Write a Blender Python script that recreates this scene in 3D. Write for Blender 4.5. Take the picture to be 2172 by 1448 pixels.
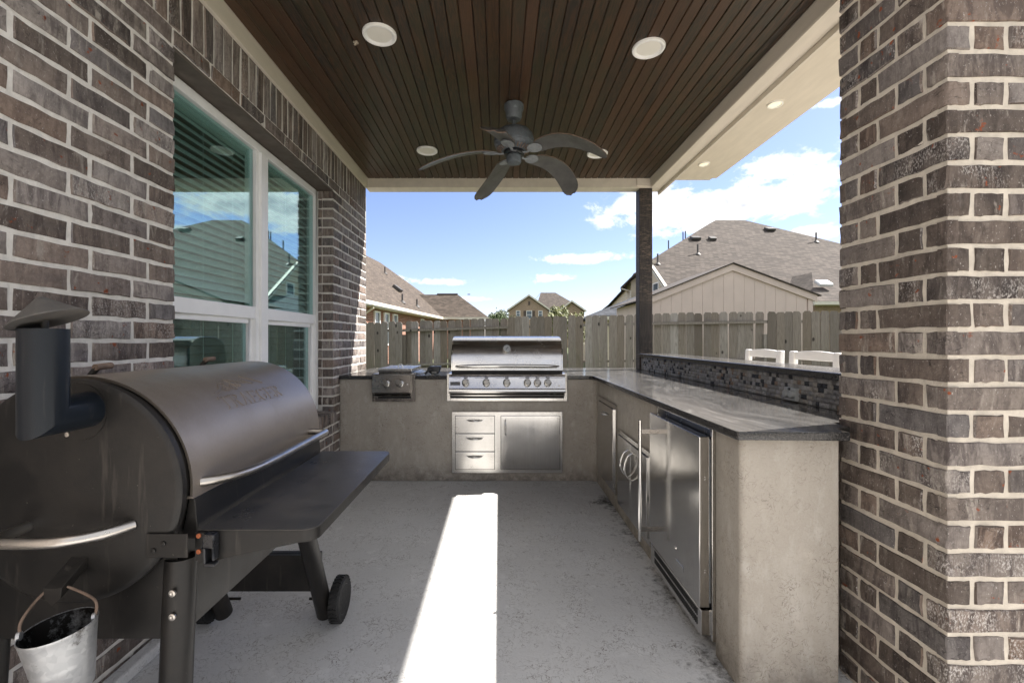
import bpy, bmesh, math, random
from math import sin, cos, pi, radians, sqrt, atan2
from mathutils import Vector, Matrix

random.seed(7)
SC = bpy.context.scene
COL = SC.collection
for o in list(bpy.data.objects):
    bpy.data.objects.remove(o)

# ------------------------------------------------------------------ camera
CAMZ = 1.2455
F = 965.0            # focal length of the photograph in its own pixels (2172 wide)
cam_d = bpy.data.cameras.new('camera')
cam_d.sensor_width = 36.0
cam_d.lens = 36.0 * F / 2172.0
cam_d.shift_x = 27.0 / 2172.0
cam_d.shift_y = -4.0 / 2172.0
cam_d.clip_start = 0.02
cam_d.clip_end = 900.0
cam = bpy.data.objects.new('camera', cam_d)
cam.location = (0, 0, CAMZ)
cam.rotation_euler = (radians(90), 0, 0)
COL.objects.link(cam)
SC.camera = cam

# ------------------------------------------------------------------ light
SUN = Vector((0.896, 0.3125, 1.0)).normalized()      # towards the sun
SUN_EL = math.asin(SUN.z)
SUN_ROT = atan2(SUN.x, SUN.y)
sun_d = bpy.data.lights.new('sun', 'SUN')
sun_d.energy = 3.0
sun_d.angle = radians(0.53)
sun_d.color = (1.0, 0.94, 0.87)
sun = bpy.data.objects.new('sun', sun_d)
sun.rotation_euler = (-SUN).to_track_quat('-Z', 'Y').to_euler()
COL.objects.link(sun)

SKY_STRENGTH = 0.075
EXPOSURE = 2.25
SC.view_settings.view_transform = 'Standard'
SC.view_settings.look = 'None'
SC.view_settings.exposure = EXPOSURE
SC.view_settings.gamma = 1.0
SC.view_settings.use_curve_mapping = False
try:
    SC.cycles.max_bounces = 14
    SC.cycles.diffuse_bounces = 7
    SC.cycles.glossy_bounces = 6
    SC.cycles.transparent_max_bounces = 12
    SC.cycles.caustics_reflective = False
    SC.cycles.caustics_refractive = False
    SC.cycles.sample_clamp_indirect = 6.0
    SC.cycles.use_denoising = True
except Exception:
    pass


# ------------------------------------------------------------------ node helper
class NT:
    def __init__(self, tree):
        self.t = tree

    def n(self, typ, ins=None, **props):
        nd = self.t.nodes.new(typ)
        for k, v in props.items():
            setattr(nd, k, v)
        for k, v in (ins or {}).items():
            s = nd.inputs[k]
            if isinstance(v, bpy.types.NodeSocket):
                self.t.links.new(v, s)
            else:
                s.default_value = v
        return nd

    def math(self, op, a, b=0.0, c=None, clamp=False):
        ins = {0: a, 1: b}
        if c is not None:
            ins[2] = c
        nd = self.n('ShaderNodeMath', ins, operation=op, use_clamp=clamp)
        return nd.outputs[0]

    def mapr(self, v, a, b, c=0.0, d=1.0, smooth=False):
        nd = self.n('ShaderNodeMapRange', {'Value': v, 'From Min': a, 'From Max': b, 'To Min': c, 'To Max': d})
        if smooth:
            nd.interpolation_type = 'SMOOTHSTEP'
        return nd.outputs[0]

    def noise(self, vec, scale, detail=4.0, rough=0.55, dist=0.0):
        nd = self.n('ShaderNodeTexNoise', {'Scale': scale, 'Detail': detail, 'Roughness': rough, 'Distortion': dist})
        if vec is not None:
            self.t.links.new(vec, nd.inputs['Vector'])
        return nd.outputs['Fac']

    def mix(self, fac, a, b, blend='MIX'):
        nd = self.n('ShaderNodeMix', data_type='RGBA', blend_type=blend)
        for idx, v in ((0, fac), (6, a), (7, b)):
            s = nd.inputs[idx]
            if isinstance(v, bpy.types.NodeSocket):
                self.t.links.new(v, s)
            elif idx == 0:
                s.default_value = v
            else:
                s.default_value = (v[0], v[1], v[2], 1.0)
        return nd.outputs[2]

    def ramp(self, fac, stops, mode='LINEAR'):
        nd = self.n('ShaderNodeValToRGB', {'Fac': fac})
        cr = nd.color_ramp
        cr.interpolation = mode
        while len(cr.elements) > len(stops):
            cr.elements.remove(cr.elements[-1])
        while len(cr.elements) < len(stops):
            cr.elements.new(0.5)
        for e, (p, c) in zip(cr.elements, stops):
            e.position = p
            e.color = (c[0], c[1], c[2], 1.0)
        return nd.outputs[0]

    def scale(self, vec, s):
        nd = self.n('ShaderNodeMapping', {'Vector': vec, 'Scale': s})
        return nd.outputs[0]

    def coord(self, which='Object'):
        return self.n('ShaderNodeTexCoord').outputs[which]

    def rnd(self):
        return self.n('ShaderNodeObjectInfo').outputs['Random']

    def sep(self, v):
        return self.n('ShaderNodeSeparateXYZ', {0: v}).outputs

    def comb(self, x, y, z):
        return self.n('ShaderNodeCombineXYZ', {0: x, 1: y, 2: z}).outputs[0]

    def vadd(self, a, b):
        return self.n('ShaderNodeVectorMath', {0: a, 1: b}, operation='ADD').outputs[0]

    def bump(self, h, strength=0.3, dist=0.01, normal=None):
        nd = self.n('ShaderNodeBump', {'Height': h, 'Strength': strength, 'Distance': dist})
        if normal is not None:
            self.t.links.new(normal, nd.inputs['Normal'])
        return nd.outputs[0]


def new_mat(name):
    m = bpy.data.materials.new(name)
    m.use_nodes = True
    t = m.node_tree
    b = t.nodes['Principled BSDF']
    return m, NT(t), b


def setp(N, b, **kw):
    names = {'color': 'Base Color', 'rough': 'Roughness', 'metal': 'Metallic', 'normal': 'Normal', 'coat': 'Coat Weight',
             'coat_rough': 'Coat Roughness', 'aniso': 'Anisotropic', 'spec': 'Specular IOR Level', 'emit': 'Emission Color',
             'emit_s': 'Emission Strength', 'alpha': 'Alpha', 'trans': 'Transmission Weight'}
    for k, v in kw.items():
        s = b.inputs[names[k]]
        if isinstance(v, bpy.types.NodeSocket):
            N.t.links.new(v, s)
        elif isinstance(v, tuple):
            s.default_value = (v[0], v[1], v[2], 1.0)
        else:
            s.default_value = v


def simple(name, color, rough=0.5, metal=0.0, var=0.12, scale=8.0, bump=0.0, bscale=60.0, coat=0.0, rvar=0.1):
    m, N, b = new_mat(name)
    co = N.coord()
    f = N.noise(co, scale, 5)
    lo = tuple(c * (1 - var) for c in color)
    hi = tuple(min(1, c * (1 + var)) for c in color)
    setp(N, b, color=N.mix(N.mapr(f, 0.3, 0.7), lo, hi), metal=metal, coat=coat,
         rough=N.mapr(N.noise(co, scale * 2.3, 4), 0.3, 0.7, max(0, rough - rvar), min(1, rough + rvar)))
    if bump:
        setp(N, b, normal=N.bump(N.noise(co, bscale, 4), bump, 0.004))
    return m


# ------------------------------------------------------------------ world: sky with clouds
world = bpy.data.worlds.new('World')
SC.world = world
world.use_nodes = True
W = NT(world.node_tree)
wt = world.node_tree
bg = wt.nodes['Background']
sky = W.n('ShaderNodeTexSky', sky_type='NISHITA')
sky.sun_disc = False
sky.sun_elevation = SUN_EL
sky.sun_rotation = SUN_ROT
sky.altitude = 30.0
sky.air_density = 1.0
sky.dust_density = 0.6
sky.ozone_density = 1.6
gen = W.coord('Generated')
dv = W.n('ShaderNodeVectorMath', {0: gen}, operation='NORMALIZE').outputs[0]
dx, dy, dz = W.sep(dv)
az = W.math('ARCTAN2', dx, dy)
el = W.math('ARCSINE', dz)


def px_ae(x, y):
    u = (x - 1059.0) / F
    v = (720.0 - y) / F
    return math.atan(u), math.atan(v / sqrt(1 + u * u))


# cloud field: added cumulus out of view on a plane high above, plus the banks seen over the fence
zc = W.math('MAXIMUM', dz, 0.0)
den = W.math('ADD', zc, 0.12)
plane = W.comb(W.math('DIVIDE', dx, den), W.math('DIVIDE', dy, den), 0.0)
big = W.noise(plane, 1.15, 3, 0.5)
banks = [  # x, y, half width, half height (photograph pixels), weight
    (1530, 442, 210, 36, 0.95), (1380, 430, 110, 34, 0.75), (1660, 352, 90, 26, 0.8), (1725, 378, 70, 30, 0.75),
    (1600, 382, 60, 20, 0.55), (1745, 222, 48, 9, 0.6), (1790, 300, 28, 24, 0.5), (1720, 494, 80, 16, 0.8), (1480, 488, 160, 15, 0.55),
    (1240, 547, 110, 11, 0.7), (1180, 590, 52, 11, 0.65), (915, 597, 85, 9, 0.55), (1000, 634, 60, 6, 0.5),
    (1300, 470, 60, 22, 0.5), (850, 588, 25, 8, 0.5),
    (2150, 420, 230, 70, 0.9), (380, 560, 180, 40, 0.6), (2500, 200, 140, 60, 0.8),
]
acc = None
for (x, y, hw, hh, w) in banks:
    a0, e0 = px_ae(x, y)
    sa, se = hw / F * cos(a0) ** 2, hh / F * cos(a0)
    da = W.math('DIVIDE', W.math('SUBTRACT', az, a0), sa)
    de = W.math('DIVIDE', W.math('SUBTRACT', el, e0), se)
    q = W.math('ADD', W.math('MULTIPLY', da, da), W.math('MULTIPLY', de, de))
    g = W.math('MULTIPLY', W.math('EXPONENT', W.math('MULTIPLY', q, -0.8)), w)
    acc = g if acc is None else W.math('MAXIMUM', acc, g)
# everywhere else, out of view: extra cloud added to brighten the shade
scatter = W.mapr(big, 0.36, 0.50, 0.0, 0.95)
front = W.math('MULTIPLY', W.mapr(dy, 0.25, 0.55), W.mapr(dz, 0.62, 0.45))
scatter = W.math('MULTIPLY', scatter, W.math('SUBTRACT', 1.0, front))
field = W.math('MAXIMUM', acc, scatter)
ae = W.comb(az, W.math('MULTIPLY', el, 1.7), 0.0)
fine = W.noise(ae, 17.0, 8, 0.66, 0.35)
fine2 = W.noise(W.vadd(ae, (0.012, 0.022, 0.0)), 17.0, 7, 0.62, 0.25)
wisp = W.noise(ae, 70.0, 5, 0.6)
dens = W.math('ADD', W.math('MULTIPLY', field, 0.95), W.math('MULTIPLY', W.math('SUBTRACT', fine, 0.5), 1.35))
dens = W.math('ADD', dens, W.math('MULTIPLY', W.math('SUBTRACT', wisp, 0.5), 0.28))
mask = W.mapr(dens, 0.24, 0.62, 0.0, 1.0, True)
mask = W.math('MULTIPLY', mask, W.mapr(field, 0.06, 0.25))
lit = W.mapr(W.math('SUBTRACT', fine, fine2), -0.10, 0.12, 0.0, 1.0)
thick = W.mapr(dens, 0.40, 1.0, 0.0, 0.95)
shade = W.math('MULTIPLY', thick, W.math('SUBTRACT', 1.0, lit), clamp=True)
ccol = W.mix(shade, (4.4, 4.35, 4.35), (2.0, 2.1, 2.4))
# clear-air blue a little deeper than the standard model, as the photograph's polarised-looking sky
skyc = W.mix(1.0, sky.outputs[0], (0.57, 0.535, 0.64), 'MULTIPLY')
col = W.mix(mask, skyc, ccol)
wt.links.new(col, bg.inputs['Color'])
bg.inputs['Strength'].default_value = SKY_STRENGTH


# ------------------------------------------------------------------ object helpers
ORG = {}          # world origin of every object that can be a parent


def thing(name, label, cat, loc=(0, 0, 0), group=None):
    o = bpy.data.objects.new(name, None)
    o.empty_display_size = 0.1
    COL.objects.link(o)
    o.location = loc
    o['label'] = label
    o['category'] = cat
    if group:
        o['group'] = group
    ORG[o] = Vector(loc)
    return o


def tag(o, label=None, cat=None, group=None, kind=None):
    if label:
        o['label'] = label
    if cat:
        o['category'] = cat
    if group:
        o['group'] = group
    if kind:
        o['kind'] = kind
    return o


def link(name, me, mat, parent=None, loc=None, rot=None, kind=None):
    o = bpy.data.objects.new(name, me)
    COL.objects.link(o)
    base = Vector((0, 0, 0))
    if parent is not None:
        o.parent = parent
        base = ORG[parent]
    if loc is not None:
        o.location = Vector(loc) - base
    if rot is not None:
        o.rotation_euler = rot
    ORG[o] = Vector(loc) if loc is not None else base.copy()
    if mat is not None and not me.materials:
        me.materials.append(mat)
    if kind:
        o['kind'] = kind
    return o


class MB:
    """collects vertices and faces in world coordinates"""

    def __init__(self):
        self.v = []
        self.f = []

    def add(self, vs, fs):
        k = len(self.v)
        self.v += [Vector(p) for p in vs]
        self.f += [[i + k for i in f] for f in fs]
        return self

    def box(self, x0, x1, y0, y1, z0, z1):
        return self.add([(x0, y0, z0), (x1, y0, z0), (x1, y1, z0), (x0, y1, z0), (x0, y0, z1), (x1, y0, z1), (x1, y1, z1), (x0, y1, z1)],
                        [(0, 3, 2, 1), (4, 5, 6, 7), (0, 1, 5, 4), (1, 2, 6, 5), (2, 3, 7, 6), (3, 0, 4, 7)])

    def obox(self, c, ax, ay, az):
        c = Vector(c)
        ax, ay, az = Vector(ax), Vector(ay), Vector(az)
        vs = [c + ax * i + ay * j + az * k for k in (-1, 1) for (i, j) in ((-1, -1), (1, -1), (1, 1), (-1, 1))]
        fs = [(0, 3, 2, 1), (4, 5, 6, 7), (0, 1, 5, 4), (1, 2, 6, 5), (2, 3, 7, 6), (3, 0, 4, 7)]
        if ax.cross(ay).dot(az) < 0:
            fs = [tuple(reversed(f)) for f in fs]
        return self.add(vs, fs)

    def prism(self, poly, axis, a, b):
        """2-D polygon swept along an axis. axis 'x': poly is (y,z); 'y': (x,z); 'z': (x,y)"""
        n = len(poly)

        def P(p, t):
            return {'x': (t, p[0], p[1]), 'y': (p[0], t, p[1]), 'z': (p[0], p[1], t)}[axis]
        vs = [P(p, a) for p in poly] + [P(p, b) for p in poly]
        area = sum(poly[i][0] * poly[(i + 1) % n][1] - poly[(i + 1) % n][0] * poly[i][1] for i in range(n))
        flip = (area > 0) != (axis == 'y')
        fs = [list(range(n - 1, -1, -1)), list(range(n, 2 * n))] + [(i, (i + 1) % n, n + (i + 1) % n, n + i) for i in range(n)]
        if (b < a):
            flip = not flip
        if not flip:
            fs = [list(reversed(f)) for f in fs]
        return self.add(vs, fs)

    def tube(self, pts, r, n=12, caps=True, flat=None):
        pts = [Vector(p) for p in pts]
        m = len(pts)
        rs = r if isinstance(r, (list, tuple)) else [r] * m
        vs, fs = [], []
        up = None
        for i, p in enumerate(pts):
            d = (pts[min(i + 1, m - 1)] - pts[max(i - 1, 0)]).normalized()
            if up is None:
                up = Vector((0, 0, 1)) if abs(d.z) < 0.9 else Vector((0, 1, 0))
            s = d.cross(up).normalized()
            up = s.cross(d).normalized()
            for k in range(n):
                a = 2 * pi * k / n
                fl = flat or (1.0, 1.0)
                vs.append(p + s * (cos(a) * rs[i] * fl[0]) + up * (sin(a) * rs[i] * fl[1]))
        for i in range(m - 1):
            for k in range(n):
                a, b2 = i * n + k, i * n + (k + 1) % n
                fs.append((a, b2, b2 + n, a + n))
        if caps:
            fs.append(list(range(n - 1, -1, -1)))
            fs.append(list(range((m - 1) * n, m * n)))
        return self.add(vs, fs)

    def lathe(self, prof, c, axis='z', n=32, caps=True):
        """profile of (radius, height along axis) about centre c"""
        c = Vector(c)
        A = {'x': Vector((1, 0, 0)), 'y': Vector((0, 1, 0)), 'z': Vector((0, 0, 1))}[axis] if isinstance(axis, str) else Vector(axis).normalized()
        U = A.orthogonal().normalized()
        V = A.cross(U)
        vs, fs = [], []
        m = len(prof)
        for (r, h) in prof:
            for k in range(n):
                a = 2 * pi * k / n
                vs.append(c + A * h + U * (cos(a) * r) + V * (sin(a) * r))
        for i in range(m - 1):
            for k in range(n):
                a, b2 = i * n + k, i * n + (k + 1) % n
                fs.append((a, b2, b2 + n, a + n))
        if caps and prof[0][0] > 1e-6:
            fs.append(list(range(n - 1, -1, -1)))
        if caps and prof[-1][0] > 1e-6:
            fs.append(list(range((m - 1) * n, m * n)))
        return self.add(vs, fs)

    def mesh(self, name, origin=(0, 0, 0), bevel=0.0, smooth=None, segs=2):
        org = Vector(origin)
        me = bpy.data.meshes.new(name)
        me.from_pydata([tuple(p - org) for p in self.v], [], [list(f) for f in self.f])
        bm = bmesh.new()
        bm.from_mesh(me)
        bmesh.ops.remove_doubles(bm, verts=bm.verts, dist=1e-5)
        bmesh.ops.recalc_face_normals(bm, faces=bm.faces)
        if bevel:
            es = [e for e in bm.edges if len(e.link_faces) == 2 and e.calc_face_angle(0) > 0.5]
            bmesh.ops.bevel(bm, geom=es, offset=bevel, segments=segs, profile=0.5, affect='EDGES', clamp_overlap=True)
        bm.to_mesh(me)
        bm.free()
        if smooth is None:
            smooth = 18 if bevel else 40
        me.shade_smooth()
        me.set_sharp_from_angle(angle=radians(smooth))
        me.update()
        return me

    def build(self, name, mat, parent=None, bevel=0.0, smooth=None, kind=None, segs=2):
        org = ORG[parent] if parent is not None else Vector((0, 0, 0))
        me = self.mesh(name, org, bevel, smooth, segs)
        return link(name, me, mat, parent, None, None, kind)


def at(x, y, d):
    """point of the place that the photograph shows at pixel (x, y), d metres into the scene"""
    return Vector(((x - 1059.0) * d / F, d, CAMZ + (720.0 - y) * d / F))


# ------------------------------------------------------------------ materials
def mat_brick(name, ramp_stops, speck=0.55, island=True):
    m, N, b = new_mat(name)
    isl = N.n('ShaderNodeNewGeometry').outputs['Random Per Island']
    r = N.math('FRACT', N.math('ADD', N.rnd(), isl if island else 0.0))
    r2 = N.math('FRACT', N.math('MULTIPLY', r, 17.31))
    r3 = N.math('FRACT', N.math('MULTIPLY', r, 53.77))
    co = N.vadd(N.coord(), N.comb(N.math('MULTIPLY', r, 91.0), N.math('MULTIPLY', r2, 57.0), N.math('MULTIPLY', r3, 33.0)))
    base = N.ramp(r, ramp_stops)
    # smoky flashing: darker and paler clouds through each brick
    n1 = N.noise(N.scale(co, (2.4, 2.4, 0.55)), 11.0, 6, 0.68, 0.7)
    base = N.mix(N.math('MULTIPLY', N.mapr(n1, 0.44, 0.58), N.mapr(r2, 0.0, 1.0, 0.35, 1.0)), base, N.mix(1.0, base, (0.36, 0.34, 0.36), 'MULTIPLY'))
    n2 = N.noise(N.scale(co, (2.6, 2.6, 0.6)), 11.0, 6, 0.7, 0.6)
    pale = N.math('MULTIPLY', N.mapr(n2, 0.56, 0.68, 0.0, 0.85), N.mapr(r3, 0.2, 0.8, 0.15, 1.0))
    base = N.mix(pale, base, (0.40, 0.36, 0.315))
    gr = N.noise(co, 75.0, 4, 0.7)
    base = N.mix(N.mapr(gr, 0.42, 0.68, 0.0, 0.5), base, N.mix(1.0, base, (0.5, 0.48, 0.47), 'MULTIPLY'))
    # lime speckle on some bricks only
    sp = N.noise(N.scale(co, (1, 1, 0.55)), 210.0, 3, 0.7)
    where = N.mapr(N.noise(co, 8.0, 2), 0.40, 0.62)
    some = N.math('GREATER_THAN', r2, 1 - 0.22)
    spm = N.math('MULTIPLY', N.mapr(sp, 0.50, 0.60), N.math('MULTIPLY', N.math('ADD', N.math('MULTIPLY', where, some), 0.0), speck), clamp=True)
    few = N.math('MULTIPLY', N.mapr(sp, 0.63, 0.69), 0.6)
    base = N.mix(N.math('MAXIMUM', spm, few), base, (0.50, 0.47, 0.44))
    # rusty burnt spots
    ru = N.noise(co, 26.0, 3, 0.6)
    base = N.mix(N.math('MULTIPLY', N.mapr(ru, 0.66, 0.71), N.math('GREATER_THAN', r3, 0.45)), base, (0.22, 0.055, 0.02))
    # cracks
    w = N.noise(N.scale(co, (1, 1, 2.0)), 13.0, 2, 0.5, 1.6)
    crack = N.mapr(N.math('ABSOLUTE', N.math('SUBTRACT', w, 0.5)), 0.0, 0.008, 1.0, 0.0)
    crack = N.math('MULTIPLY', crack, N.math('GREATER_THAN', N.noise(co, 6.0, 1), 0.56))
    base = N.mix(N.math('MULTIPLY', crack, 0.7), base, (0.02, 0.016, 0.015))
    h = N.math('ADD', N.math('MULTIPLY', N.noise(co, 60, 5, 0.65), 0.8), N.math('MULTIPLY', N.noise(co, 260, 3), 0.22))
    h = N.math('SUBTRACT', h, N.math('MULTIPLY', crack, 0.6))
    setp(N, b, color=base, rough=N.mapr(n1, 0.3, 0.7, 0.74, 0.92), normal=N.bump(h, 0.75, 0.006), spec=0.35)
    return m


BR = [(0.0, (0.070, 0.056, 0.047)), (0.2, (0.125, 0.099, 0.083)), (0.4, (0.165, 0.139, 0.121)), (0.6, (0.20, 0.177, 0.162)),
      (0.75, (0.15, 0.108, 0.083)), (0.88, (0.125, 0.114, 0.110)), (1.0, (0.085, 0.068, 0.058))]
BR2 = [(p, (c[0] * 1.2, c[1] * 1.2, c[2] * 1.2)) for p, c in BR]  # same brick kept darker: shade of the pillar's inner face in the colour
BR = [(p, (c[0] * 1.62, c[1] * 1.64, c[2] * 1.66)) for p, c in BR]
M_BRICK = mat_brick('brown_grey_brick', BR)
M_BRICK2 = mat_brick('shaded_pillar_brick', BR2, 0.8)
M_BRICK2C = mat_brick('shaded_corner_brick', BR2, 0.8, False)


def mat_mortar(name, c):
    m, N, b = new_mat(name)
    co = N.coord()
    n = N.noise(co, 28, 5, 0.6)
    n2 = N.noise(co, 5, 3)
    base = N.mix(N.mapr(n, 0.3, 0.7), tuple(x * 0.82 for x in c), tuple(min(1, x * 1.08) for x in c))
    base = N.mix(N.mapr(n2, 0.55, 0.75, 0, 0.35), base, tuple(x * 0.6 for x in c))
    h = N.math('ADD', N.math('MULTIPLY', N.noise(co, 190, 4, 0.7), 0.5), n)
    setp(N, b, color=base, rough=0.95, normal=N.bump(h, 0.8, 0.006), spec=0.2)
    return m


M_MORTAR = mat_mortar('cream_mortar', (0.72, 0.69, 0.64))


def mat_knockdown(name, c, c2, line, scale=26.0, linew=0.012, dirt=None, amount=1.0):
    """troweled plaster or sprayed concrete: flat islands with ragged dark edges"""
    m, N, b = new_mat(name)
    co = N.coord()
    warp = N.noise(co, scale * 0.3, 3)
    n = N.noise(co, scale, 3, 0.6, 0.9)
    region = N.mapr(N.noise(co, scale * 0.2, 4, 0.7), 0.42, 0.60)
    edge = N.mapr(N.math('ABSOLUTE', N.math('SUBTRACT', n, 0.52)), linew * 0.35, linew, 1.0, 0.0)
    edge = N.math('MULTIPLY', edge, N.math('ADD', N.math('MULTIPLY', region, 0.95), 0.05))
    big = N.noise(co, 1.7, 5, 0.6)
    base = N.mix(N.mapr(big, 0.35, 0.65), c, c2)
    base = N.mix(N.mapr(N.noise(co, 160, 3), 0.35, 0.7, 0, 0.25), base, tuple(x * 0.7 for x in c))
    base = N.mix(N.mapr(warp, 0.60, 0.72, 0, 0.25), base, tuple(min(1, x * 1.35) for x in c2))
    if dirt:
        base = dirt(N, co, base)
    base = N.mix(N.math('MULTIPLY', edge, amount), base, line)
    h = N.math('ADD', N.mapr(n, 0.46, 0.58), N.math('MULTIPLY', N.noise(co, 140, 4, 0.7), 0.35))
    setp(N, b, color=base, rough=0.86, normal=N.bump(h, 0.22, 0.004), spec=0.3)
    return m


def floor_dirt(N, co, base):
    x, y, z = N.sep(co)
    n = N.noise(co, 9.0, 6, 0.7)
    n2 = N.noise(co, 34.0, 5, 0.75)
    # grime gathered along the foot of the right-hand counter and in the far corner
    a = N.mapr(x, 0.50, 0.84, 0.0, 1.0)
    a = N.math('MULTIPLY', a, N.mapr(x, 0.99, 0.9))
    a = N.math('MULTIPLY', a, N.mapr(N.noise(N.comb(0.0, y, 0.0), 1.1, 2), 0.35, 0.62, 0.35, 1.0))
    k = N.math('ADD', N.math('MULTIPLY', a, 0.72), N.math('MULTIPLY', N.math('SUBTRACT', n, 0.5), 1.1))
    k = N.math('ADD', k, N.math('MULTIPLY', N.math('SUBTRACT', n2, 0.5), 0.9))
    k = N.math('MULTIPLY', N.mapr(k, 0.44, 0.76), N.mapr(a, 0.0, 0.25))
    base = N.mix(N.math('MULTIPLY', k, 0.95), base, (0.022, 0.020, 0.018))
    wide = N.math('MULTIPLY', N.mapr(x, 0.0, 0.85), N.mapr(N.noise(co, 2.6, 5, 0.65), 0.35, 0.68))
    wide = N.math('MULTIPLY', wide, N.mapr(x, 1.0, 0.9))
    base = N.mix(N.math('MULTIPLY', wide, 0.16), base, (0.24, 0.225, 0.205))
    # pale scuffs and a rust spot
    sc_ = N.mapr(N.noise(N.scale(co, (2.0, 9.0, 1.0)), 1.6, 3, 0.5), 0.70, 0.78, 0.0, 0.35)
    base = N.mix(sc_, base, (0.62, 0.58, 0.53))
    rs = N.mapr(N.noise(co, 3.1, 2), 0.76, 0.80, 0.0, 0.5)
    base = N.mix(rs, base, (0.33, 0.19, 0.10))
    return base


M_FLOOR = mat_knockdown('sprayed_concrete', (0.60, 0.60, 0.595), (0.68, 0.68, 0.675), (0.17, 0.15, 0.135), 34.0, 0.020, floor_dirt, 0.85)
M_PATIO = mat_knockdown('patio_concrete', (0.52, 0.49, 0.45), (0.57, 0.54, 0.50), (0.22, 0.19, 0.16), 20.0, 0.012)


def stucco_dirt(N, co, base):
    x, y, z = N.sep(co)
    st = N.noise(N.scale(co, (3.2, 3.2, 1.3)), 2.0, 5, 0.65)
    base = N.mix(N.mapr(st, 0.52, 0.72, 0.0, 0.32), base, (0.58, 0.55, 0.50))
    base = N.mix(N.mapr(N.noise(N.scale(co, (2, 2, 0.9)), 7.0, 5, 0.7), 0.54, 0.70, 0.0, 0.38), base, (0.58, 0.555, 0.51))
    base = N.mix(N.mapr(N.noise(co, 3.3, 4), 0.55, 0.75, 0, 0.22), base, (0.25, 0.21, 0.165))
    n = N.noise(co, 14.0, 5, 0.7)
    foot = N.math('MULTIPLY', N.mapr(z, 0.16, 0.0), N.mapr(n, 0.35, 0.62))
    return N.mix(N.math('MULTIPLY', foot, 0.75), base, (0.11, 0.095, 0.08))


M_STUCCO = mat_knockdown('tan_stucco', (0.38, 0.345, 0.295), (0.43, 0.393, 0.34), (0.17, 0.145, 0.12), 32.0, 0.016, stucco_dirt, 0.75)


def mat_paint(name, c, rough=0.6):
    m, N, b = new_mat(name)
    co = N.coord()
    n = N.noise(N.scale(co, (3, 0.6, 3)), 6, 5)
    base = N.mix(N.mapr(n, 0.35, 0.7), tuple(x * 0.93 for x in c), tuple(min(1, x * 1.04) for x in c))
    base = N.mix(N.mapr(N.noise(co, 2.2, 5, 0.7), 0.6, 0.8, 0, 0.18), base, tuple(x * 0.6 for x in c))
    g = N.noise(N.scale(co, (40, 3, 40)), 3.0, 4, 0.7)
    setp(N, b, color=base, rough=rough, normal=N.bump(g, 0.12, 0.004))
    return m


M_TRIM = mat_paint('beige_trim_paint', (0.66, 0.60, 0.505))
M_SOFFIT = mat_paint('beige_soffit_paint', (0.64, 0.575, 0.475), 0.7)


def mat_plank():
    m, N, b = new_mat('dark_stained_pine')
    r = N.rnd()
    r2 = N.math('FRACT', N.math('MULTIPLY', r, 23.7))
    co = N.vadd(N.coord(), N.comb(N.math('MULTIPLY', r, 31.0), N.math('MULTIPLY', r2, 77.0), 0.0))
    ring = N.noise(N.scale(co, (11.0, 0.9, 11.0)), 2.2, 2, 0.5, 0.8)
    rings = N.math('FRACT', N.math('MULTIPLY', ring, 9.0))
    rings = N.mapr(N.math('ABSOLUTE', N.math('SUBTRACT', rings, 0.5)), 0.0, 0.5)
    fib = N.noise(N.scale(co, (90.0, 2.5, 90.0)), 2.0, 5, 0.7)
    base = N.ramp(r, [(0.0, (0.013, 0.008, 0.0045)), (0.25, (0.026, 0.018, 0.0065)), (0.5, (0.017, 0.010, 0.005)), (0.7, (0.056, 0.023, 0.0095)), (1.0, (0.036, 0.020, 0.009))])
    base = N.mix(N.mapr(rings, 0.25, 0.8, 0.0, 0.55), base, (0.085, 0.038, 0.016))
    base = N.mix(N.mapr(fib, 0.4, 0.7, 0.0, 0.4), base, (0.014, 0.009, 0.006))
    # blotchy stain, slightly green in places
    bl = N.noise(N.scale(co, (2.0, 1.0, 1.0)), 2.2, 4, 0.6)
    base = N.mix(N.mapr(bl, 0.52, 0.70, 0, 0.55), base, (0.024, 0.025, 0.010))
    # knots
    vo = N.n('ShaderNodeTexVoronoi', {'Vector': N.scale(co, (9.0, 1.7, 1.0)), 'Scale': 1.0}, feature='F1')
    kn = N.math('MULTIPLY', N.mapr(vo.outputs['Distance'], 0.05, 0.13, 1.0, 0.0), N.math('GREATER_THAN', N.sep(vo.outputs['Color'])[0], 0.72))
    base = N.mix(N.math('MULTIPLY', kn, 0.75), base, (0.008, 0.006, 0.005))
    h = N.math('ADD', N.math('MULTIPLY', fib, 0.6), N.math('MULTIPLY', rings, 0.5))
    setp(N, b, color=base, rough=N.mapr(fib, 0.3, 0.7, 0.34, 0.52), normal=N.bump(h, 0.12, 0.003), spec=0.55)
    return m


M_PLANK = mat_plank()


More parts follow.
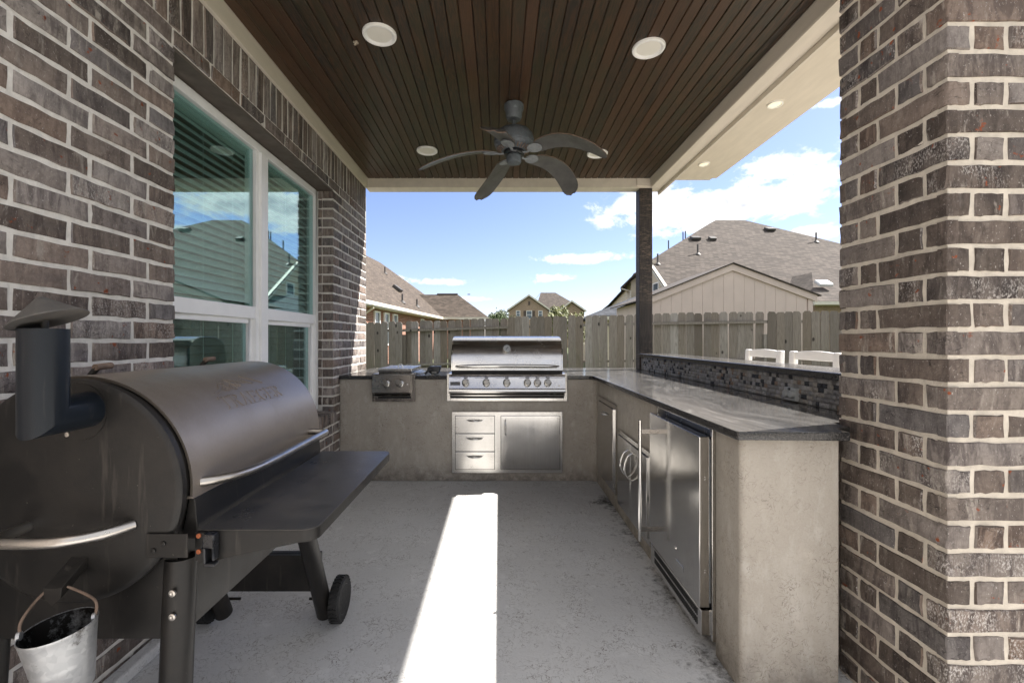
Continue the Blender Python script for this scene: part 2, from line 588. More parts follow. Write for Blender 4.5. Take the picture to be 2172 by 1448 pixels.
def mat_post():
    m, N, b = new_mat('weathered_dark_timber')
    co = N.coord()
    fib = N.noise(N.scale(co, (55, 55, 1.6)), 2.0, 6, 0.7)
    ring = N.noise(N.scale(co, (9, 9, 0.5)), 2.4, 2, 0.5, 1.0)
    rg = N.mapr(N.math('ABSOLUTE', N.math('SUBTRACT', N.math('FRACT', N.math('MULTIPLY', ring, 8.0)), 0.5)), 0.0, 0.5)
    base = N.mix(N.mapr(rg, 0.2, 0.8), (0.013, 0.010, 0.009), (0.042, 0.032, 0.027))
    base = N.mix(N.mapr(fib, 0.4, 0.75, 0, 0.7), base, (0.012, 0.010, 0.010))
    z = N.sep(co)[2]
    sc_ = N.noise(N.scale(co, (7, 7, 30)), 3.0, 5, 0.7)
    worn = N.math('MULTIPLY', N.mapr(sc_, 0.48, 0.66), N.mapr(N.noise(co, 2.2, 3), 0.42, 0.58))
    base = N.mix(N.math('MULTIPLY', worn, 0.8), base, (0.17, 0.125, 0.095))
    setp(N, b, color=base, rough=0.62, normal=N.bump(N.math('ADD', fib, N.math('MULTIPLY', rg, 0.5)), 0.35, 0.004))
    return m


M_POST = mat_post()


def mat_fence():
    m, N, b = new_mat('weathered_grey_cedar')
    r = N.rnd()
    r2 = N.math('FRACT', N.math('MULTIPLY', r, 23.7))
    oc = N.coord()
    co = N.vadd(oc, N.comb(N.math('MULTIPLY', r, 31.0), 0.0, N.math('MULTIPLY', r2, 77.0)))
    fib = N.noise(N.scale(co, (60, 60, 1.5)), 2.0, 6, 0.7)
    ring = N.noise(N.scale(co, (9, 9, 0.55)), 2.0, 2, 0.5, 0.9)
    rg = N.mapr(N.math('ABSOLUTE', N.math('SUBTRACT', N.math('FRACT', N.math('MULTIPLY', ring, 8.0)), 0.5)), 0.0, 0.5)
    base = N.ramp(r, [(0.0, (0.13, 0.112, 0.095)), (0.35, (0.265, 0.245, 0.222)), (0.7, (0.185, 0.155, 0.125)), (1.0, (0.345, 0.33, 0.31))])
    base = N.mix(N.mapr(rg, 0.3, 0.9, 0, 0.45), base, (0.105, 0.092, 0.075))
    base = N.mix(N.mapr(fib, 0.45, 0.75, 0, 0.6), base, (0.09, 0.08, 0.066))
    z = N.sep(oc)[2]
    moss = N.math('MULTIPLY', N.mapr(N.noise(N.scale(co, (6, 6, 1.2)), 1.5, 4), 0.45, 0.65), N.mapr(z, 1.5, 0.6))
    base = N.mix(N.math('MULTIPLY', moss, 0.38), base, (0.115, 0.125, 0.06))
    vo = N.n('ShaderNodeTexVoronoi', {'Vector': N.scale(co, (6.5, 1.0, 4.0)), 'Scale': 1.0}, feature='F1')
    kn = N.math('MULTIPLY', N.mapr(vo.outputs['Distance'], 0.10, 0.17, 1.0, 0.0), N.math('GREATER_THAN', N.sep(vo.outputs['Color'])[0], 0.6))
    base = N.mix(N.math('MULTIPLY', kn, 0.9), base, (0.018, 0.015, 0.013))
    setp(N, b, color=base, rough=0.85, normal=N.bump(N.math('ADD', fib, N.math('MULTIPLY', rg, 0.4)), 0.4, 0.005), spec=0.25)
    return m


M_FENCE = mat_fence()


def mat_granite():
    m, N, b = new_mat('dark_granite_with_pale_swirls')
    co = N.coord()
    w1 = N.n('ShaderNodeTexNoise', {'Vector': N.scale(co, (1.2, 0.8, 1.0)), 'Scale': 1.5, 'Detail': 2.0}).outputs['Color']
    warp = N.n('ShaderNodeVectorMath', {0: w1, 1: (0.9, 0.9, 0.0)}, operation='MULTIPLY').outputs[0]
    wc = N.vadd(N.scale(co, (1.0, 0.55, 1.0)), warp)
    s = N.noise(N.scale(wc, (3.4, 1.0, 1.0)), 1.9, 5, 0.55, 0.9)
    band = N.mapr(N.math('ABSOLUTE', N.math('SUBTRACT', s, 0.5)), 0.0, 0.022, 1.0, 0.0)
    s2 = N.noise(N.scale(wc, (7.0, 1.6, 1.0)), 2.3, 6, 0.65, 0.4)
    cloud = N.mapr(s2, 0.42, 0.68)
    sp = N.noise(co, 240, 3, 0.7)
    sp2 = N.noise(co, 90, 3, 0.7)
    base = N.mix(cloud, (0.070, 0.068, 0.065), (0.145, 0.141, 0.135))
    base = N.mix(N.math('MULTIPLY', band, N.mapr(N.noise(co, 2.2, 3), 0.45, 0.68, 0.0, 0.8)), base, (0.33, 0.32, 0.305))
    base = N.mix(N.mapr(sp, 0.52, 0.66, 0, 0.55), base, (0.035, 0.034, 0.034))
    base = N.mix(N.mapr(sp2, 0.64, 0.74, 0, 0.6), base, (0.18, 0.16, 0.14))
    # same stone as the edges; upper face painted paler for sky and sun on it
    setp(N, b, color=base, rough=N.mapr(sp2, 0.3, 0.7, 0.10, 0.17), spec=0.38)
    return m


M_GRANITE = mat_granite()


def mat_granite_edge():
    m, N, b = new_mat('unlit_granite_edge')  # same stone without the light painted into the upper face
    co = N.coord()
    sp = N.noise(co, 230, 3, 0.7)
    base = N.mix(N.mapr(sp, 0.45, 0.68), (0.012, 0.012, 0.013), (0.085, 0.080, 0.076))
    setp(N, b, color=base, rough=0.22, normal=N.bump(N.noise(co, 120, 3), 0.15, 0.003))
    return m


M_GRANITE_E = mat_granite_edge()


def mat_steel(name, c=(0.62, 0.605, 0.58), rough=0.24, axis=0, dirt=0.14, wav=0.05):
    m, N, b = new_mat(name)
    co = N.coord()
    sc = [260, 260, 260]
    sc[axis] = 3.0
    br = N.noise(N.scale(co, tuple(sc)), 1.0, 3, 0.7)
    d = N.noise(co, 6.0, 6, 0.7)
    base = N.mix(N.mapr(br, 0.3, 0.7), tuple(x * 0.9 for x in c), tuple(min(1, x * 1.05) for x in c))
    base = N.mix(N.mapr(d, 0.52, 0.76, 0, dirt), base, (0.20, 0.155, 0.11))
    sp = N.noise(co, 75, 2, 0.5)
    base = N.mix(N.mapr(sp, 0.79, 0.83, 0, 0.6), base, (0.13, 0.075, 0.04))
    h = N.math('ADD', N.math('MULTIPLY', br, 0.06), N.math('MULTIPLY', N.noise(co, 5.0, 2), wav * 10))
    rr = N.math('ADD', N.mapr(d, 0.3, 0.7, rough - 0.06, rough + 0.04), N.mapr(br, 0.3, 0.7, -0.02, 0.03))
    hb_n = N.noise(co, 4.0, 1)
    setp(N, b, color=base, metal=1.0, rough=rr, normal=N.bump(hb_n, 0.03, 0.02))
    return m


M_STEEL = mat_steel('brushed_stainless_steel', axis=0)
M_STEEL_V = mat_steel('brushed_stainless_upright', axis=2, rough=0.15)
M_STEEL_D = mat_steel('burner_stainless_steel', c=(0.24, 0.225, 0.21), axis=0, rough=0.26, dirt=0.25)
M_CHROME = mat_steel('polished_steel', c=(0.66, 0.65, 0.63), rough=0.14, dirt=0.1)
M_TUBE = mat_steel('dull_steel_tube', c=(0.50, 0.475, 0.44), rough=0.33, dirt=0.55, axis=1)
M_KNOB = mat_steel('knob_steel', c=(0.25, 0.24, 0.225), rough=0.30, dirt=0.2)
M_BEZEL = mat_steel('bezel_steel', c=(0.40, 0.39, 0.37), rough=0.22, dirt=0.2)
M_DARKGAP = simple('dark_recess', (0.012, 0.012, 0.012), 0.7)  # near-black; paints the shade inside gaps and slots


def mat_hoodpaint():
    m, N, b = new_mat('bronze_metallic_paint')
    co = N.coord()
    fl = N.noise(co, 900, 2, 0.8)
    d = N.noise(co, 5, 5, 0.65)
    base = N.mix(N.mapr(fl, 0.3, 0.7), (0.25, 0.212, 0.176), (0.38, 0.325, 0.275))
    base = N.mix(N.mapr(d, 0.5, 0.75, 0, 0.3), base, (0.145, 0.115, 0.085))
    base = N.mix(N.mapr(N.noise(co, 120, 2), 0.74, 0.78, 0, 0.6), base, (0.32, 0.29, 0.26))
    setp(N, b, color=base, metal=0.62, rough=N.mapr(d, 0.3, 0.7, 0.34, 0.44), normal=N.bump(N.noise(co, 420, 3), 0.10, 0.002), coat=0.1, coat_rough=0.3)
    return m


M_BRONZE = mat_hoodpaint()


def mat_black(name='black_powder_coat', c=(0.0105, 0.010, 0.0095), dust=(0.060, 0.050, 0.041), amt=0.32, rough=0.40):
    m, N, b = new_mat(name)
    co = N.coord()
    d = N.noise(co, 5.0, 6, 0.7)
    st = N.noise(N.scale(co, (22, 22, 2.2)), 2.0, 4, 0.6)
    base = N.mix(N.mapr(d, 0.42, 0.75, 0.0, amt), c, dust)
    base = N.mix(N.mapr(st, 0.60, 0.74, 0, 0.26), base, (0.11, 0.095, 0.08))
    base = N.mix(N.mapr(N.noise(co, 95, 3, 0.6), 0.72, 0.78, 0, 0.55), base, (0.24, 0.21, 0.18))
    setp(N, b, color=base, rough=N.mapr(d, 0.3, 0.7, rough - 0.1, rough + 0.12), normal=N.bump(N.noise(co, 480, 3), 0.16, 0.002), spec=0.30)
    return m


M_BLACK = mat_black()
M_PIPE = mat_black('blue_black_pipe', (0.0055, 0.0085, 0.013), (0.025, 0.025, 0.025), 0.12, 0.36)
M_SHELF = mat_black('dusty_black_shelf', (0.040, 0.038, 0.036), (0.13, 0.118, 0.105), 0.65, 0.34)
M_RUBBER = simple('black_rubber', (0.014, 0.014, 0.014), 0.7, var=0.3, scale=30)
M_WHEELFACE = simple('grey_plastic', (0.045, 0.044, 0.043), 0.55, var=0.2)
M_RUST = simple('rusty_screw', (0.30, 0.085, 0.03), 0.7, var=0.4, scale=200)


def mat_bucket(name='galvanised_steel', inner=False):
    m, N, b = new_mat(name)
    co = N.coord()
    vo = N.n('ShaderNodeTexVoronoi', {'Vector': co, 'Scale': 85.0})
    g = N.sep(vo.outputs['Color'])[0]
    base = N.mix(g, (0.40, 0.41, 0.42), (0.50, 0.51, 0.515))
    soot = N.noise(co, 20.0, 6, 0.75)
    if inner:
        base = N.mix(N.mapr(soot, 0.25, 0.5), base, (0.010, 0.009, 0.008))
    else:
        z = N.sep(co)[2]
        k = N.math('ADD', soot, N.mapr(z, -0.08, 0.0, 0.0, 0.14))
        base = N.mix(N.mapr(k, 0.66, 0.76, 0.0, 0.8), base, (0.07, 0.06, 0.05))
    setp(N, b, color=base, metal=0.75, rough=N.mapr(soot, 0.3, 0.7, 0.34, 0.55))
    return m


M_BUCKET = mat_bucket()
M_BUCKET_IN = mat_bucket('sooty_bucket_lining', True)
M_VINYL = simple('white_vinyl', (0.87, 0.87, 0.86), 0.38, var=0.04)
M_CHAIR = simple('white_resin', (0.80, 0.79, 0.77), 0.42, var=0.05, bump=0.05)
M_SLAT = simple('pale_blind_slat', (0.80, 0.80, 0.77), 0.5, var=0.05)
M_LENS = simple('cream_diffuser', (0.80, 0.77, 0.69), 0.55, var=0.03)
M_LAMPRING = simple('white_lamp_trim', (0.86, 0.85, 0.82), 0.45, var=0.04)
M_ROOM = simple('interior_paint', (0.30, 0.30, 0.28), 0.9)
M_LINTEL = simple('brown_lintel', (0.11, 0.09, 0.075), 0.7, var=0.2)
M_OUTLET = simple('grey_plastic_cover', (0.33, 0.35, 0.36), 0.45)
M_BADGE = simple('grey_badge', (0.10, 0.10, 0.11), 0.5)
M_LED = simple('clear_lens', (0.85, 0.85, 0.82), 0.15, var=0.02)
M_NEST = simple('dried_mud', (0.42, 0.36, 0.28), 0.9, var=0.4, scale=120, bump=0.8, bscale=200)
M_BLACKPLASTIC = simple('black_plastic', (0.014, 0.015, 0.018), 0.32, var=0.2)
M_TOOLWHITE = simple('pale_print', (0.6, 0.6, 0.6), 0.5)

m_glow, N_, b_ = new_mat('glowing_warm_lens')
setp(N_, b_, color=(0.8, 0.7, 0.45), rough=0.5, emit=(1.0, 0.80, 0.42), emit_s=0.22)
M_GLOW = m_glow


def mat_glass():
    m, N, b = new_mat('tinted_window_glass')
    N.t.nodes.remove(b)
    out = [x for x in N.t.nodes if x.type == 'OUTPUT_MATERIAL'][0]
    lw = N.n('ShaderNodeLayerWeight', {'Blend': 0.5}).outputs['Facing']
    fac = N.math('ADD', N.math('MULTIPLY', N.math('POWER', lw, 4.0), 0.75), 0.24, clamp=True)
    tr = N.n('ShaderNodeBsdfTransparent', {'Color': (0.78, 0.93, 0.91, 1)})
    gl = N.n('ShaderNodeBsdfGlossy', {'Color': (0.72, 0.90, 0.92, 1), 'Roughness': 0.0})
    mx = N.n('ShaderNodeMixShader', {0: fac, 1: tr.outputs[0], 2: gl.outputs[0]})
    N.t.links.new(mx.outputs[0], out.inputs[0])
    return m


M_GLASS = mat_glass()


def mat_screen():
    m, N, b = new_mat('black_insect_screen')
    N.t.nodes.remove(b)
    out = [x for x in N.t.nodes if x.type == 'OUTPUT_MATERIAL'][0]
    tr = N.n('ShaderNodeBsdfTransparent', {'Color': (1, 1, 1, 1)})
    df = N.n('ShaderNodeBsdfDiffuse', {'Color': (0.02, 0.026, 0.028, 1)})
    mx = N.n('ShaderNodeMixShader', {0: 0.38, 1: tr.outputs[0], 2: df.outputs[0]})
    N.t.links.new(mx.outputs[0], out.inputs[0])
    return m


M_SCREEN = mat_screen()


def mat_fan(name, c, chip):
    m, N, b = new_mat(name)
    co = N.coord()
    n = N.noise(co, 16, 6, 0.7)
    base = N.mix(N.mapr(n, 0.3, 0.7), tuple(x * 0.7 for x in c), tuple(x * 1.25 for x in c))
    base = N.mix(N.mapr(N.noise(co, 34, 5, 0.7), 0.58, 0.68, 0, chip), base, (0.34, 0.36, 0.38))
    base = N.mix(N.mapr(N.noise(co, 26, 4, 0.7), 0.66, 0.74, 0, 0.7), base, (0.18, 0.085, 0.035))
    setp(N, b, color=base, rough=0.55, metal=0.15, normal=N.bump(n, 0.15, 0.003))
    return m


M_FAN = mat_fan('weathered_fan_metal', (0.11, 0.125, 0.14), 0.45)
M_FANARM = mat_fan('flaking_fan_bracket', (0.26, 0.275, 0.29), 0.9)
M_BLADE = simple('grey_fan_blade', (0.095, 0.092, 0.087), 0.42, var=0.25, scale=14)
M_BLADE_EDGE = simple('worn_blade_edge', (0.16, 0.11, 0.08), 0.7, var=0.3, scale=40)


def mat_tiles():
    m, N, b = new_mat('split_face_mosaic_stone')
    isl = N.n('ShaderNodeNewGeometry').outputs['Random Per Island']
    r = N.math('FRACT', N.math('ADD', N.rnd(), isl))
    co = N.vadd(N.coord(), N.comb(N.math('MULTIPLY', r, 31.0), N.math('MULTIPLY', r, 57.0), 0.0))
    base = N.ramp(r, [(0.0, (0.25, 0.25, 0.25)), (0.22, (0.33, 0.33, 0.335)), (0.42, (0.20, 0.20, 0.205)), (0.6, (0.29, 0.275, 0.255)),
                      (0.70, (0.32, 0.325, 0.335)), (0.775, (0.24, 0.175, 0.135)), (0.82, (0.032, 0.036, 0.044)), (1.0, (0.05, 0.055, 0.065))], 'CONSTANT')
    n = N.noise(N.scale(co, (1, 5, 2)), 34, 5, 0.7)
    base = N.mix(N.mapr(n, 0.35, 0.7, 0, 0.5), base, N.mix(1.0, base, (0.45, 0.43, 0.42), 'MULTIPLY'))
    setp(N, b, color=base, rough=0.7, normal=N.bump(n, 0.7, 0.006))
    return m


M_TILE = mat_tiles()
M_GROUT = simple('grey_grout', (0.16, 0.15, 0.14), 0.9)


def mat_shingle(name, c, scale=1.0):
    m, N, b = new_mat(name)
    co = N.coord()
    x, y, z = N.sep(co)
    v = N.comb(N.math('ADD', x, N.math('MULTIPLY', y, 0.83)), N.math('MULTIPLY', z, 1.75), 0.0)
    bt = N.n('ShaderNodeTexBrick', {'Vector': v, 'Scale': 1.0, 'Mortar Size': 0.012, 'Mortar Smooth': 0.3, 'Bias': 0.0,
                                    'Brick Width': 0.30 * scale, 'Row Height': 0.145 * scale,
                                    'Color1': (c[0] * 0.6, c[1] * 0.6, c[2] * 0.6, 1), 'Color2': (c[0] * 1.5, c[1] * 1.45, c[2] * 1.4, 1),
                                    'Mortar': (c[0] * 0.42, c[1] * 0.42, c[2] * 0.42, 1)})
    n = N.noise(v, 3.0, 5, 0.7)
    base = N.mix(N.mapr(n, 0.3, 0.7, 0.0, 0.35), bt.outputs['Color'], (c[0] * 0.8, c[1] * 0.75, c[2] * 0.7))
    base = N.mix(N.mapr(N.noise(co, 45, 3), 0.4, 0.7, 0, 0.3), base, (c[0] * 1.5, c[1] * 1.45, c[2] * 1.4))
    base = N.mix(N.mapr(N.noise(co, 0.35, 4), 0.5, 0.7, 0, 0.2), base, (c[0] * 0.6, c[1] * 0.58, c[2] * 0.56))
    row = N.math('FRACT', N.math('DIVIDE', N.math('MULTIPLY', z, 1.75), 0.145 * scale))
    h = N.math('ADD', N.math('MULTIPLY', bt.outputs['Fac'], -0.5), N.math('SUBTRACT', 1.0, row))
    setp(N, b, color=base, rough=0.93, normal=N.bump(h, 0.45, 0.02), spec=0.2)
    return m


M_SHINGLE = mat_shingle('weathered_brown_grey_shingle', (0.082, 0.073, 0.067))
M_SHINGLE_L = mat_shingle('brown_shingle', (0.083, 0.070, 0.060))
M_SHINGLE_D = mat_shingle('charcoal_shingle', (0.055, 0.062, 0.075))
M_SHINGLE_E = simple('shingle_edge', (0.055, 0.045, 0.038), 0.9, var=0.3, scale=50)


def mat_farbrick(name, c1, c2, mortar):
    m, N, b = new_mat(name)
    co = N.coord()
    x, y, z = N.sep(co)
    v = N.comb(N.math('ADD', x, y), z, 0.0)
    bt = N.n('ShaderNodeTexBrick', {'Vector': v, 'Scale': 1.0, 'Mortar Size': 0.010, 'Mortar Smooth': 0.2, 'Bias': 0.0,
                                    'Brick Width': 0.255, 'Row Height': 0.0794, 'Color1': c1 + (1,), 'Color2': c2 + (1,), 'Mortar': mortar + (1,)})
    base = N.mix(N.mapr(N.noise(v, 4.0, 4), 0.35, 0.7, 0, 0.4), bt.outputs['Color'], tuple(t * 0.55 for t in c1))
    setp(N, b, color=base, rough=0.9, normal=N.bump(bt.outputs['Fac'], 0.4, -0.01))
    return m


M_REDBRICK = mat_farbrick('red_brick', (0.30, 0.115, 0.07), (0.20, 0.075, 0.05), (0.45, 0.38, 0.32))
M_TANBRICK = mat_farbrick('tan_brick', (0.33, 0.24, 0.165), (0.27, 0.19, 0.13), (0.42, 0.35, 0.28))
M_SHEDPANEL = simple('pinkish_beige_siding', (0.56, 0.475, 0.415), 0.75, var=0.05, scale=3, bump=0.12, bscale=90)
M_SIDING = simple('cream_lap_siding', (0.55, 0.49, 0.38), 0.7, var=0.06, scale=2)
M_GUTTER = simple('cream_gutter_paint', (0.60, 0.58, 0.50), 0.5, var=0.05)
M_FARWIN = simple('dark_far_glass', (0.10, 0.13, 0.16), 0.12, var=0.1)
M_SHUTTER = simple('brown_shutter', (0.07, 0.05, 0.04), 0.6)
M_VENTMETAL = simple('dark_roof_vent', (0.05, 0.047, 0.045), 0.55)
M_SKYLIGHT = simple('pale_vent_cap', (0.55, 0.56, 0.57), 0.3, var=0.05)

m_, N_, b_ = new_mat('lawn')
co_ = N_.coord()
g_ = N_.mix(N_.mapr(N_.noise(co_, 3.0, 6, 0.7), 0.3, 0.7), (0.030, 0.050, 0.014), (0.085, 0.100, 0.034))
g_ = N_.mix(N_.mapr(N_.noise(co_, 70, 3, 0.7), 0.4, 0.7, 0, 0.6), g_, (0.10, 0.105, 0.045))
setp(N_, b_, color=g_, rough=0.95, normal=N_.bump(N_.noise(co_, 90, 4, 0.8), 0.8, 0.03))
M_LAWN = m_


def mat_leaf(name, a, b2):
    m, N, b = new_mat(name)
    isl = N.n('ShaderNodeNewGeometry').outputs['Random Per Island']
    setp(N, b, color=N.mix(isl, a, b2), rough=0.6)
    b.inputs['Subsurface Weight'].default_value = 0.0
    return m


M_LEAF_Y = mat_leaf('yellow_green_leaf', (0.055, 0.075, 0.014), (0.13, 0.14, 0.025))
M_LEAF_G = mat_leaf('green_leaf', (0.030, 0.055, 0.014), (0.07, 0.105, 0.03))
M_BARK = simple('bark', (0.09, 0.07, 0.05), 0.9, var=0.3)


# ------------------------------------------------------------------ the ground and the patio
MB().box(-300, 300, -120, 500, -0.6, -0.10).build('ground', M_LAWN, kind='structure')
fl = MB().box(-1.40, 1.80, -3.2, 5.35, -0.14, 0.0).build('floor', M_FLOOR, kind='structure')
MB().add([(x, y, z) for z in (-0.14, -0.004) for (x, y) in ((-1.40, -9.0), (5.2, -9.0), (5.2, 5.35), (1.803, 5.35), (1.803, -3.203), (-1.40, -3.203))], [(5, 4, 3, 2, 1, 0), (6, 7, 8, 9, 10, 11)] + [(i, (i + 1) % 6, 6 + (i + 1) % 6, 6 + i) for i in range(6)]).build('patio', M_PATIO, kind='structure')  # unseen stretch behind the camera added to bounce sunlight into the shade

WX = -1.407      # brick face of the house wall
WY1 = 4.80       # far end of the wall
OY0, OY1 = 1.972, 3.857   # window opening
OZ0, OZ1 = 0.648, 2.512
CH = 0.0794
MREC = 0.0045     # mortar recess


# ------------------------------------------------------------------ bricks
def brick_geo(L, H, D, rng, jit=0.0026, segs=5):
    """one hand-made brick: front towards -Y, centred on its front face"""
    ring = []
    for i in range(segs + 1):
        ring.append((-L / 2 + L * i / segs, -H / 2))
    ring.append((L / 2, 0.0))
    for i in range(segs + 1):
        ring.append((L / 2 - L * i / segs, H / 2))
    ring.append((-L / 2, 0.0))
    out = [(x + rng.uniform(-jit, jit), z + rng.uniform(-jit, jit)) for x, z in ring]
    n = len(out)
    b = 0.0026
    vs, fs = [], []
    tip = rng.uniform(-0.0022, 0.0022)
    tw = rng.uniform(-0.0022, 0.0022)
    for x, z in out:       # inner front ring
        sx = x - b * (1 if x > 0 else -1) * (1 if abs(abs(x) - L / 2) < 0.006 else 0)
        sz = z - b * (1 if z > 0 else -1) * (1 if abs(abs(z) - H / 2) < 0.006 else 0)
        vs.append((sx, rng.uniform(-0.0008, 0.0008) + tip * 2 * z / H + tw * 2 * x / L, sz))
    for x, z in out:
        vs.append((x, 0.0028, z))
    for x, z in out:
        vs.append((x, D, z))
    fs.append(list(range(n)))
    for k in range(2):
        for i in range(n):
            j = (i + 1) % n
            fs.append((k * n + i, (k + 1) * n + i, (k + 1) * n + j, k * n + j))
    return vs, fs


BRICK_CACHE = {}


def brick_mesh(L, H, D, mat, nvar=6):
    v = random.randrange(nvar)
    key = (round(L, 3), round(H, 3), round(D, 3), mat.name, v)
    if key not in BRICK_CACHE:
        rng = random.Random(hash((key[0], key[1], key[2], v)) & 0xffff)
        vs, fs = brick_geo(L, H, D, rng)
        me = bpy.data.meshes.new('brick')
        me.from_pydata(vs, [], fs)
        me.materials.append(mat)
        me.shade_smooth()
        me.set_sharp_from_angle(angle=radians(50))
        BRICK_CACHE[key] = me
    return BRICK_CACHE[key]


class Bricks:
    """lays bricks on one face; those past the limit of single objects go into one joined part"""

    def __init__(self, parent, mat, face, name='brick'):
        self.parent, self.mat, self.face, self.name = parent, mat, face, name
        self.stuff = MB()
        self.count = 0

    def rotz(self):
        return {'-y': 0.0, '+x': pi / 2, '-x': -pi / 2, '+y': pi}[self.face]

    def lay(self, c, L, H, D=0.03, single=True):
        out = random.uniform(-0.0018, 0.0018)
        nrm = {'-y': (0, -1, 0), '+x': (1, 0, 0), '-x': (-1, 0, 0), '+y': (0, 1, 0)}[self.face]
        c = Vector(c) + Vector(nrm) * out
        if single:
            me = brick_mesh(L, H, D, self.mat)
            rx = random.uniform(-0.006, 0.006)
            link(self.name, me, None, self.parent, c, (0, rx, self.rotz()))
            self.count += 1
        else:
            vs, fs = brick_geo(L, H, D, random, segs=3)
            R = Matrix.Rotation(self.rotz(), 3, 'Z')
            self.stuff.add([R @ Vector(v) + c for v in vs], fs)

    def finish(self, name='brickwork'):
        if self.stuff.v:
            me = bpy.data.meshes.new(name)
            org = ORG[self.parent]
            me.from_pydata([tuple(v - org) for v in self.stuff.v], [], self.stuff.f)
            me.shade_smooth()
            me.set_sharp_from_angle(angle=radians(50))
            link(name, me, self.mat, self.parent, None, None, 'stuff')


# ------------------------------------------------------------------ house wall with its window
house = thing('house_wall', 'brown grey brick house wall with a white framed window above the black smoker', 'wall', (WX, 3.0, 0.0))
MX = WX - MREC
mb = MB()
mb.box(-1.62, MX, -9.0, OY0 - MREC, 0.0, 3.35)
mb.box(-1.62, MX, OY1 + MREC, WY1 - MREC, 0.0, 3.35)
mb.box(-1.62, MX, OY0 - MREC, OY1 + MREC, 0.0, OZ0 - 0.10)
mb.box(-1.62, MX, OY0 - MREC, OY1 + MREC, OZ1 + 0.004, 3.35)
mb.build('mortar', M_MORTAR, house)
B = Bricks(house, M_BRICK, '+x')
BL, MOD, JT = 0.2405, 0.257, 0.0165
k = 0
while True:
    ztop = OZ1 - CH * k
    z0 = ztop - CH
    if ztop < 0.02:
        break
    H = CH - 0.0160
    zc_ = ztop - CH / 2
    cut = z0 < -0.01
    if cut:
        H = ztop - 0.012
        zc_ = 0.0 + H / 2
    rowA = k % 2 == 0
    # near part, courses counted back from the window corner
    y = OY0
    first = 0.138 if rowA else 0.217
    lens = [first] + [BL] * 22
    for i, L in enumerate(lens):
        y1, y0 = y, y - L
        if y1 < -3.0:
            break
        B.lay((WX, (y0 + y1) / 2, zc_), L, H, 0.11 if i == 0 else 0.03, single=(y1 > 1.30))
        y = y0 - JT
    # far part
    y = OY1
    first = 0.217 if rowA else 0.138
    i = 0
    while y < WY1 - 0.03:
        L = first if i == 0 else BL
        if y + L > WY1 - 0.02:
            L = WY1 - y
        if WY1 - (y + L) < 0.05 + JT and y + L < WY1:
            L = WY1 - y
        B.lay((WX, y + L / 2, zc_), L, H, 0.092 if i == 0 else (0.09 if y + L > WY1 - 0.005 else 0.03), single=True)
        y += L + JT
        i += 1
    # under the window
    if ztop <= OZ0 - 0.09:
        off = 0.10 if rowA else 0.0
        y = OY0 + JT
        L = BL - off
        while y < OY1 - 0.02:
            L = min(L, OY1 - JT - y)
            if L > 0.03:
                B.lay((WX, y + L / 2, zc_), L, H, single=(y < 2.25 or y > 3.1))
            y += L + JT
            L = BL
    k += 1
# course over the lintel
y = -0.9
z = OZ1 + CH / 2 + 0.002
y = OY0 - 4 * MOD
while y < WY1 - 0.05:
    L = min(BL, WY1 - y)
    B.lay((WX, y + L / 2, z), L, CH - 0.011, 0.11, single=(y > 1.6))
    y += MOD
B.finish('brickwork')
# soldier course standing on it
S = Bricks(house, M_BRICK, '+x', 'soldier_brick')
y = 1.1
sz0, sz1 = OZ1 + CH + 0.004, 2.845
while y < WY1 - 0.03:
    w = min(0.0625 + random.uniform(-0.003, 0.003), WY1 - y)
    S.lay((WX, y + w / 2, (sz0 + sz1) / 2), w, sz1 - sz0)
    y += w + 0.0155
# wall above the trim (hidden), jamb stub bricks, sill rowlock
J = Bricks(house, M_BRICK, '-y', 'jamb_brick')
for k in range(24):
    ztop = OZ1 - CH * k
    if ztop - CH < OZ0 - 0.02:
        break
    J.lay((WX - 0.1135, OY1, ztop - CH / 2), 0.030, CH - 0.012, 0.03)
R = Bricks(house, M_BRICK, '+x', 'sill_brick')
y = OY0 + 0.006
while y < OY1 - 0.03:
    w = min(0.0665, OY1 - 0.004 - y)
    R.lay((WX + 0.034, y + w / 2, OZ0 - 0.050), w, 0.094, 0.165)
    y += w + 0.0115
MB().box(-1.55, WX + 0.026, OY0 + 0.004, OY1 - 0.004, OZ0 - 0.094, OZ0 - 0.010).build('sill_mortar', M_MORTAR, house)
MB().box(WX - 0.16, WX - 0.006, OY0 - 0.06, OY1 + 0.06, OZ1 - 0.010, OZ1 + 0.0035).build('lintel', M_LINTEL, house)
MB().box(-1.398, -1.345, -3.0, 3.98, 0.001, 0.045).build('wall_footing', M_FLOOR, house, bevel=0.008)

# window frame, glass, sashes
FX = -1.53          # outer face of the frame
win = MB()
fy0, fy1, fz0, fz1 = OY0 - 0.03, OY1 - 0.012, OZ0 + 0.012, 2.492
mull0, mull1 = 2.872, 3.022
mid0, mid1 = 1.376, 1.452


def frame_box(m, y0, y1, z0, z1, xf=FX, dep=0.075):
    m.box(xf - dep, xf, y0, y1, z0, z1)


